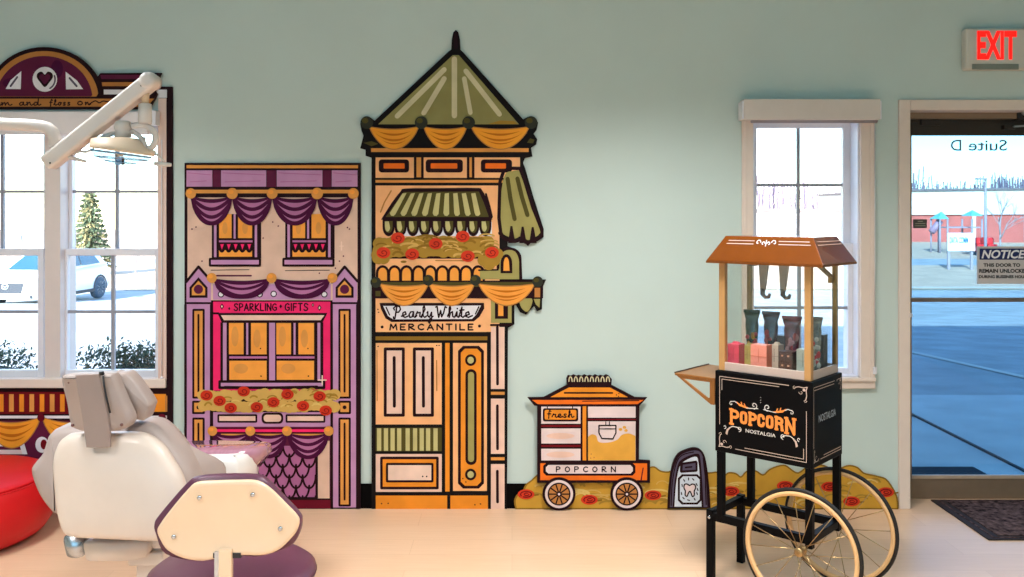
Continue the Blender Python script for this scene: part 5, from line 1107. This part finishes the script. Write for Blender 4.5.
# side shelf with open triangular brackets
cop = mat('shelf_copper', (150, 98, 48), rough=.3, metal=.3, var=.06)
mb = MB(); mb.box((-.595, 0, .822), (-WA-.001, .285, .832), cop); sf_ = mb.obj('shelf', t, bevel=.002, local=True)
mb = MB(); mb.box((-.597, .0, .832), (-.592, .285, .836), dark); mb.obj('shelf_rim', sf_, local=True)
for yy in (.002, .275):
    tri = cr([(-.597,.83),(-.41,.83),(-.41,.722),(-.425,.722)],1); inn = [(-.545,.811),(-.43,.811),(-.43,.755),(-.438,.752)]
    mb = MB(); o4 = [(-.600,.829),(-.41,.829),(-.41,.722),(-.427,.722)]; i4 = [(-.553,.812),(-.432,.812),(-.432,.750),(-.441,.747)]
    v = [(x, y0, z) for y0 in (yy, yy+.008) for L4 in (o4, i4) for x, z in L4]; f = []
    for q in range(4):
        r = (q+1) % 4; f += [(q, r, 4+r, 4+q), (8+q, 12+q, 12+r, 8+r), (q, 8+q, 8+r, r), (4+q, 4+r, 12+r, 12+q)]
    mb.add(v, f, cop); mb.obj('bracket', sf_, bevel=.0015, local=True)
# legs and rails
lw = .028
def leg(x, y, z0, z1, w=lw):
    mb = MB(); mb.box((x, y, z0), (x+w, y+w, z1), blk); mb.obj('leg', t, bevel=.003, local=True)
leg(-WA+.006, .002, .255, .54); leg(-lw-.002, .002, .235, .54); leg(-WA+.006, WD-lw-.002, .255, .54); leg(-lw-.002, WD-lw-.002, .235, .54)
for y in (.002, WD-lw-.002):
    mb = MB(); mb.box((-WA-.042, y, 0), (-WA-.012, y+lw, .292), blk); lg = mb.obj('leg', t, bevel=.003, local=True)
    mb = MB(); mb.lathe([(.0065, 0), (.0065, .003), (.003, .005)], steel, Matrix.Translation((-WA-.027, y, .262)) @ Matrix.Rotation(pi/2, 4, 'X'), 10); mb.obj('bolt', lg, local=True)
for lo, hi in (((-WA-.012, .004, .250), (-.02, .004+.026, .282)), ((-WA-.012, WD-.030, .250), (-.02, WD-.004, .282)), ((-WA-.040, .03, .258), (-WA-.014, WD-.03, .288)), ((-.034, .03, .250), (-.004, WD-.03, .280))):
    mb = MB(); mb.box(lo, hi, blk); mb.obj('rail', t, bevel=.002, local=True)
mb = MB(); mb.tube([(-.029, -.06, .235), (-.029, WD+.065, .235)], .007, brass, 10); mb.obj('axle', t, local=True)
R = .235
for y0 in (-.036, WD+.043):
    ctr = Vector((-.029, y0, R)); n = 72
    mb = MB(); mb.tube([ctr + Vector(((R-.0075)*cos(2*pi*k/n), 0, (R-.0075)*sin(2*pi*k/n))) for k in range(n)], .0075, rub, 10, closed=True); wh_ = mb.obj('wheel', t, local=True)
    mb = MB(); prof = [(R-.014, -.009), (R-.014, .009), (R-.030, .007), (R-.030, -.007)]
    rings = [[ctr + Vector((r*cos(2*pi*k/n), w, r*sin(2*pi*k/n))) for r, w in prof] for k in range(n)]; rings.append(rings[0]); mb.loft(rings, rimt, True, caps=False); mb.obj('rim', wh_, local=True)
    mb = MB()
    for k in range(16):
        a = 2*pi*k/16 + .12; s_ = 1 if k % 2 else -1; a2 = a + s_*.5
        mb.tube([ctr + Vector((.02*cos(a2), s_*.011, .02*sin(a2))), ctr + Vector(((R-.03)*cos(a), 0, (R-.03)*sin(a)))], .0016, brass, 6)
    mb.obj('spokes', wh_, local=True)
    mb = MB(); mb.lathe([(.008, -.024), (.016, -.022), (.018, -.016), (.012, -.012), (.012, .012), (.018, .016), (.016, .022), (.008, .024)], brass, Matrix.Translation(ctr) @ Matrix.Rotation(pi/2, 4, 'X'), 20); mb.obj('hub', wh_, local=True)

# ---- goods standing on the tray, each its own thing
TZ = .8825
def on_ray(px, y):                               # tray position seen at column px, y metres behind the lettered face
    k = (px - 512)/F; a = CB + Vector((sin(CA), cos(CA), 0))*y; ux, uy = cos(CA), -sin(CA)
    return (k*a.y - a.x)/(ux - k*uy)
def carton(px, y, w, d, h, face, side, lab, pattern='seam', turn=0.0, z=TZ):
    c = cw(on_ray(px, y), y, z); o = thing('treat_box', lab, 'box', c, -CA + turn, 'small treat boxes inside the popcorn cart')
    fm = mat('box_'+face[0], face[1], rough=.45, var=.04); sm = mat('box_'+side[0], side[1], rough=.5, var=.04)
    mb = MB(); mb.box((-w/2, -d/2, 0), (w/2, d/2, h), fm); mb.f.pop(3); mb.m.pop(3); mb.s.pop(3); mb.add([(w/2,-d/2,0),(w/2,d/2,0),(w/2,d/2,h),(w/2,-d/2,h)], [(0,1,2,3)], sm); mb.obj('carton', o, local=True)
    mb = MB(); e = .0006
    if pattern == 'grid':
        for i in (0, 1):
            for j in (0, 1): mb.box((-w*.4 + i*w*.44, -d/2-.002, h*.08 + j*h*.46), (-w*.4 + i*w*.44 + w*.36, -d/2-e, h*.08 + j*h*.46 + h*.38), mat('choc_square', (84, 46, 40), rough=.3, var=.1)); 
        for i in (0, 1):
            for j in (0, 1): mb.box((-w*.3 + i*w*.44, -d/2-.0026, h*.3 + j*h*.46), (-w*.3 + i*w*.44 + w*.14, -d/2-.002, h*.3 + j*h*.46 + h*.08), mat('choc_shine', (206, 150, 120), rough=.3))
    else:
        mb.box((-w/2, -d/2-e*2, h*.52), (w/2, -d/2, h*.535), sm); mb.box((-.001, -d/2-e*2, h*.3), (.001, -d/2, h*.85), sm)
    mb.obj('print', o, local=True)
    if pattern == 'seam':
        mb = MB(); mb.hexa([(-w*.25,-d*.3,h),(w*.3,-d*.3,h),(w*.3,d*.3,h),(-w*.25,d*.3,h),(-w*.2,-d*.1,h*1.1),(w*.2,-d*.1,h*1.1),(w*.2,d*.1,h*1.1),(-w*.2,d*.1,h*1.1)], fm); mb.obj('flap', o, local=True)
    return o
carton(736.2, .08, .05, .05, .087, ('pink', (236, 70, 96)), ('pink_dark', (206, 44, 62)), 'bright pink treat box, leftmost in the popcorn cart')
carton(750, .128, .036, .05, .080, ('yellow', (206, 184, 96)), ('yellow_dark', (170, 140, 60)), 'yellow treat box between the pink and the salmon ones in the popcorn cart')
carton(761.4, .068, .068, .05, .096, ('salmon', (250, 150, 130)), ('salmon_dark', (214, 92, 50)), 'salmon treat box with orange side in the middle of the popcorn cart', 'line')
carton(777, .115, .034, .05, .095, ('ivory', (222, 198, 176)), ('ivory_dark', (170, 140, 124)), 'ivory treat box behind the brown one in the popcorn cart')
carton(788.4, .062, .056, .05, .082, ('chocolate', (72, 44, 42)), ('chocolate_dark', (50, 30, 30)), 'dark brown treat box with a four square print in the popcorn cart', 'grid')
carton(805.5, .08, .05, .05, .094, ('sage', (176, 184, 174)), ('sage_dark', (140, 148, 140)), 'grey green treat box behind the right gold post of the popcorn cart', 'line')
carton(779, .245, .10, .04, .115, ('slate', (96, 92, 104)), ('slate_dark', (74, 70, 84)), 'slate grey treat box at the back, behind the hanging packs of the popcorn cart', 'line')
carton(820.6, .232, .04, .04, .135, ('charcoal', (84, 84, 88)), ('charcoal_dark', (66, 68, 72)), 'tall charcoal treat box by the right pane of the popcorn cart', 'line')
def pouch(px, y, w, z0, z1, ca, cb_, lab):
    c = cw(on_ray(px, y), y, TZ); o = thing('treat_pouch', lab, 'pouch', c, -CA + .35, 'tapered treat pouches inside the popcorn cart')
    m1 = mat('pouch_'+ca[0], ca[1], rough=.2, var=.5, scale=45, coat=.6); m2 = mat('pouch_'+cb_[0], cb_[1], rough=.25, var=.2)
    h = z1 - z0; mb = MB()
    def rg(z, ww, dd): return [(ww/2*(abs(cos(a))**.6)*(1 if cos(a) > 0 else -1), dd/2*sin(a), z) for a in [2*pi*k/14 for k in range(14)]]
    mb.loft([rg(0, w*.5, .03), rg(h*.04, w*.56, .038), rg(h*.4, w*.66, .034), rg(h*.75, w*.8, .022), rg(h*.86, w*.74, .01), rg(h*.92, w*.86, .006), rg(h, w*.96, .004)], m1); mb.obj('film', o, local=True)
    mb = MB()
    rq = random.Random(int(px))
    for k in range(16):
        q = rq.uniform(.06, .66); x = rq.uniform(-1, 1)*w*(.2 + .14*q); mb.ball((x, -.0165 + .007*q, h*q), (.009, .004, rq.uniform(.007, .016)), m2 if k % 3 else mat('sweet_cherry', (176, 40, 52), rough=.3), 5)
    mb.obj('sweets', o, local=True)
    mb = MB(); mb.box((-w*.5, -.003, h), (w*.5, .003, h + .012), m1)
    mb.obj('header_strip', o, local=True)
pouch(752, .195, .068, 0, .205, ('green', (40, 66, 44)), ('mix', (196, 150, 50)), 'dark green treat pouch with yellow sweets, leftmost pouch in the popcorn cart')
pouch(771, .19, .072, 0, .205, ('violet', (56, 38, 62)), ('plum', (110, 40, 66)), 'dark violet treat pouch, second from the left in the popcorn cart')
pouch(792, .17, .078, 0, .195, ('wine', (112, 52, 66)), ('rosy', (190, 130, 140)), 'wine red treat pouch with rosy sweets near the right gold post of the popcorn cart')
pouch(816.4, .165, .048, 0, .20, ('smoke', (116, 120, 116)), ('fog', (178, 180, 174)), 'smoky grey treat pouch just right of the right gold post of the popcorn cart')
# ================================================================ light and camera
sc = bpy.context.scene
def area(name, loc, sx, sy, e, c=(1, .985, .98)):
    l = bpy.data.lights.new(name, 'AREA'); l.shape = 'RECTANGLE'; l.size = sx; l.size_y = sy; l.energy = e; l.color = c; l.spread = 2.2
    o = bpy.data.objects.new(name, l); COL.objects.link(o); o.location = loc; return o
for x, y, e in ((-2.1, 3.1, 32), (.6, 3.1, 46), (2.9, 3.0, 8), (-2.1, .9, 46), (.3, .9, 46), (2.7, .9, 20), (-2.1, -1.6, 34), (.3, -1.6, 34), (2.7, -1.6, 22)):
    area('ceiling_panel_light', (x, y, ZC - .02), .6, .6, e)
l = area('rear_fill_light', (-1.6, YB + .1, 1.9), 5, 1.5, 150, (.70, .90, 1.06)); l.rotation_euler = (-pi/2, 0, 0); l.data.spread = pi  # added cool fill at the windowless rear wall, lifts the upper back wall
sun = bpy.data.lights.new('sun', 'SUN'); sun.energy = 25.0; sun.angle = .01; sun.color = (1, .95, .88)
so = bpy.data.objects.new('sun', sun); COL.objects.link(so)
az, el = radians(20), radians(21)
d = Vector((sin(az)*cos(el), cos(az)*cos(el), -sin(el))); so.rotation_euler = d.to_track_quat('-Z', 'Y').to_euler()
w = bpy.data.worlds.new('sky'); sc.world = w; w.use_nodes = True; nt = w.node_tree; bg = nt.nodes['Background']
sk = nt.nodes.new('ShaderNodeTexSky'); sk.sky_type = 'NISHITA'; sk.sun_disc = False; sk.sun_elevation = el; sk.sun_rotation = pi + az; sk.air_density = 1.0; sk.dust_density = .1; sk.ozone_density = 3
tc = nt.nodes.new('ShaderNodeTexCoord'); mp = nt.nodes.new('ShaderNodeMapping'); mp.inputs['Scale'].default_value = (3, 3, 16)
nz = nt.nodes.new('ShaderNodeTexNoise'); nz.inputs['Scale'].default_value = 2.2; nz.inputs['Detail'].default_value = 5
rp = nt.nodes.new('ShaderNodeValToRGB'); rp.color_ramp.elements[0].position = .58; rp.color_ramp.elements[1].position = .78
mx = nt.nodes.new('ShaderNodeMix'); mx.data_type = 'RGBA'; mx.inputs['B'].default_value = (5, 5.2, 5.4, 1)
nt.links.new(tc.outputs['Generated'], mp.inputs['Vector']); nt.links.new(mp.outputs['Vector'], nz.inputs['Vector']); nt.links.new(nz.outputs['Fac'], rp.inputs['Fac'])
nt.links.new(rp.outputs['Color'], mx.inputs['Factor']); nt.links.new(sk.outputs['Color'], mx.inputs['A']); nt.links.new(mx.outputs['Result'], bg.inputs['Color'])
bg.inputs['Strength'].default_value = .85
cam = bpy.data.cameras.new('camera'); co = bpy.data.objects.new('camera', cam); COL.objects.link(co)
co.location = (0, 0, EYE); co.rotation_euler = (pi/2, 0, 0); cam.sensor_width = 36; cam.lens = F/1024*36; cam.shift_y = -(288.5 - HOR)/1024; cam.clip_start = .05; cam.clip_end = 500
sc.camera = co
sc.view_settings.view_transform = 'Standard'; sc.view_settings.look = 'None'; sc.view_settings.exposure = 0.0; sc.view_settings.gamma = 1.0
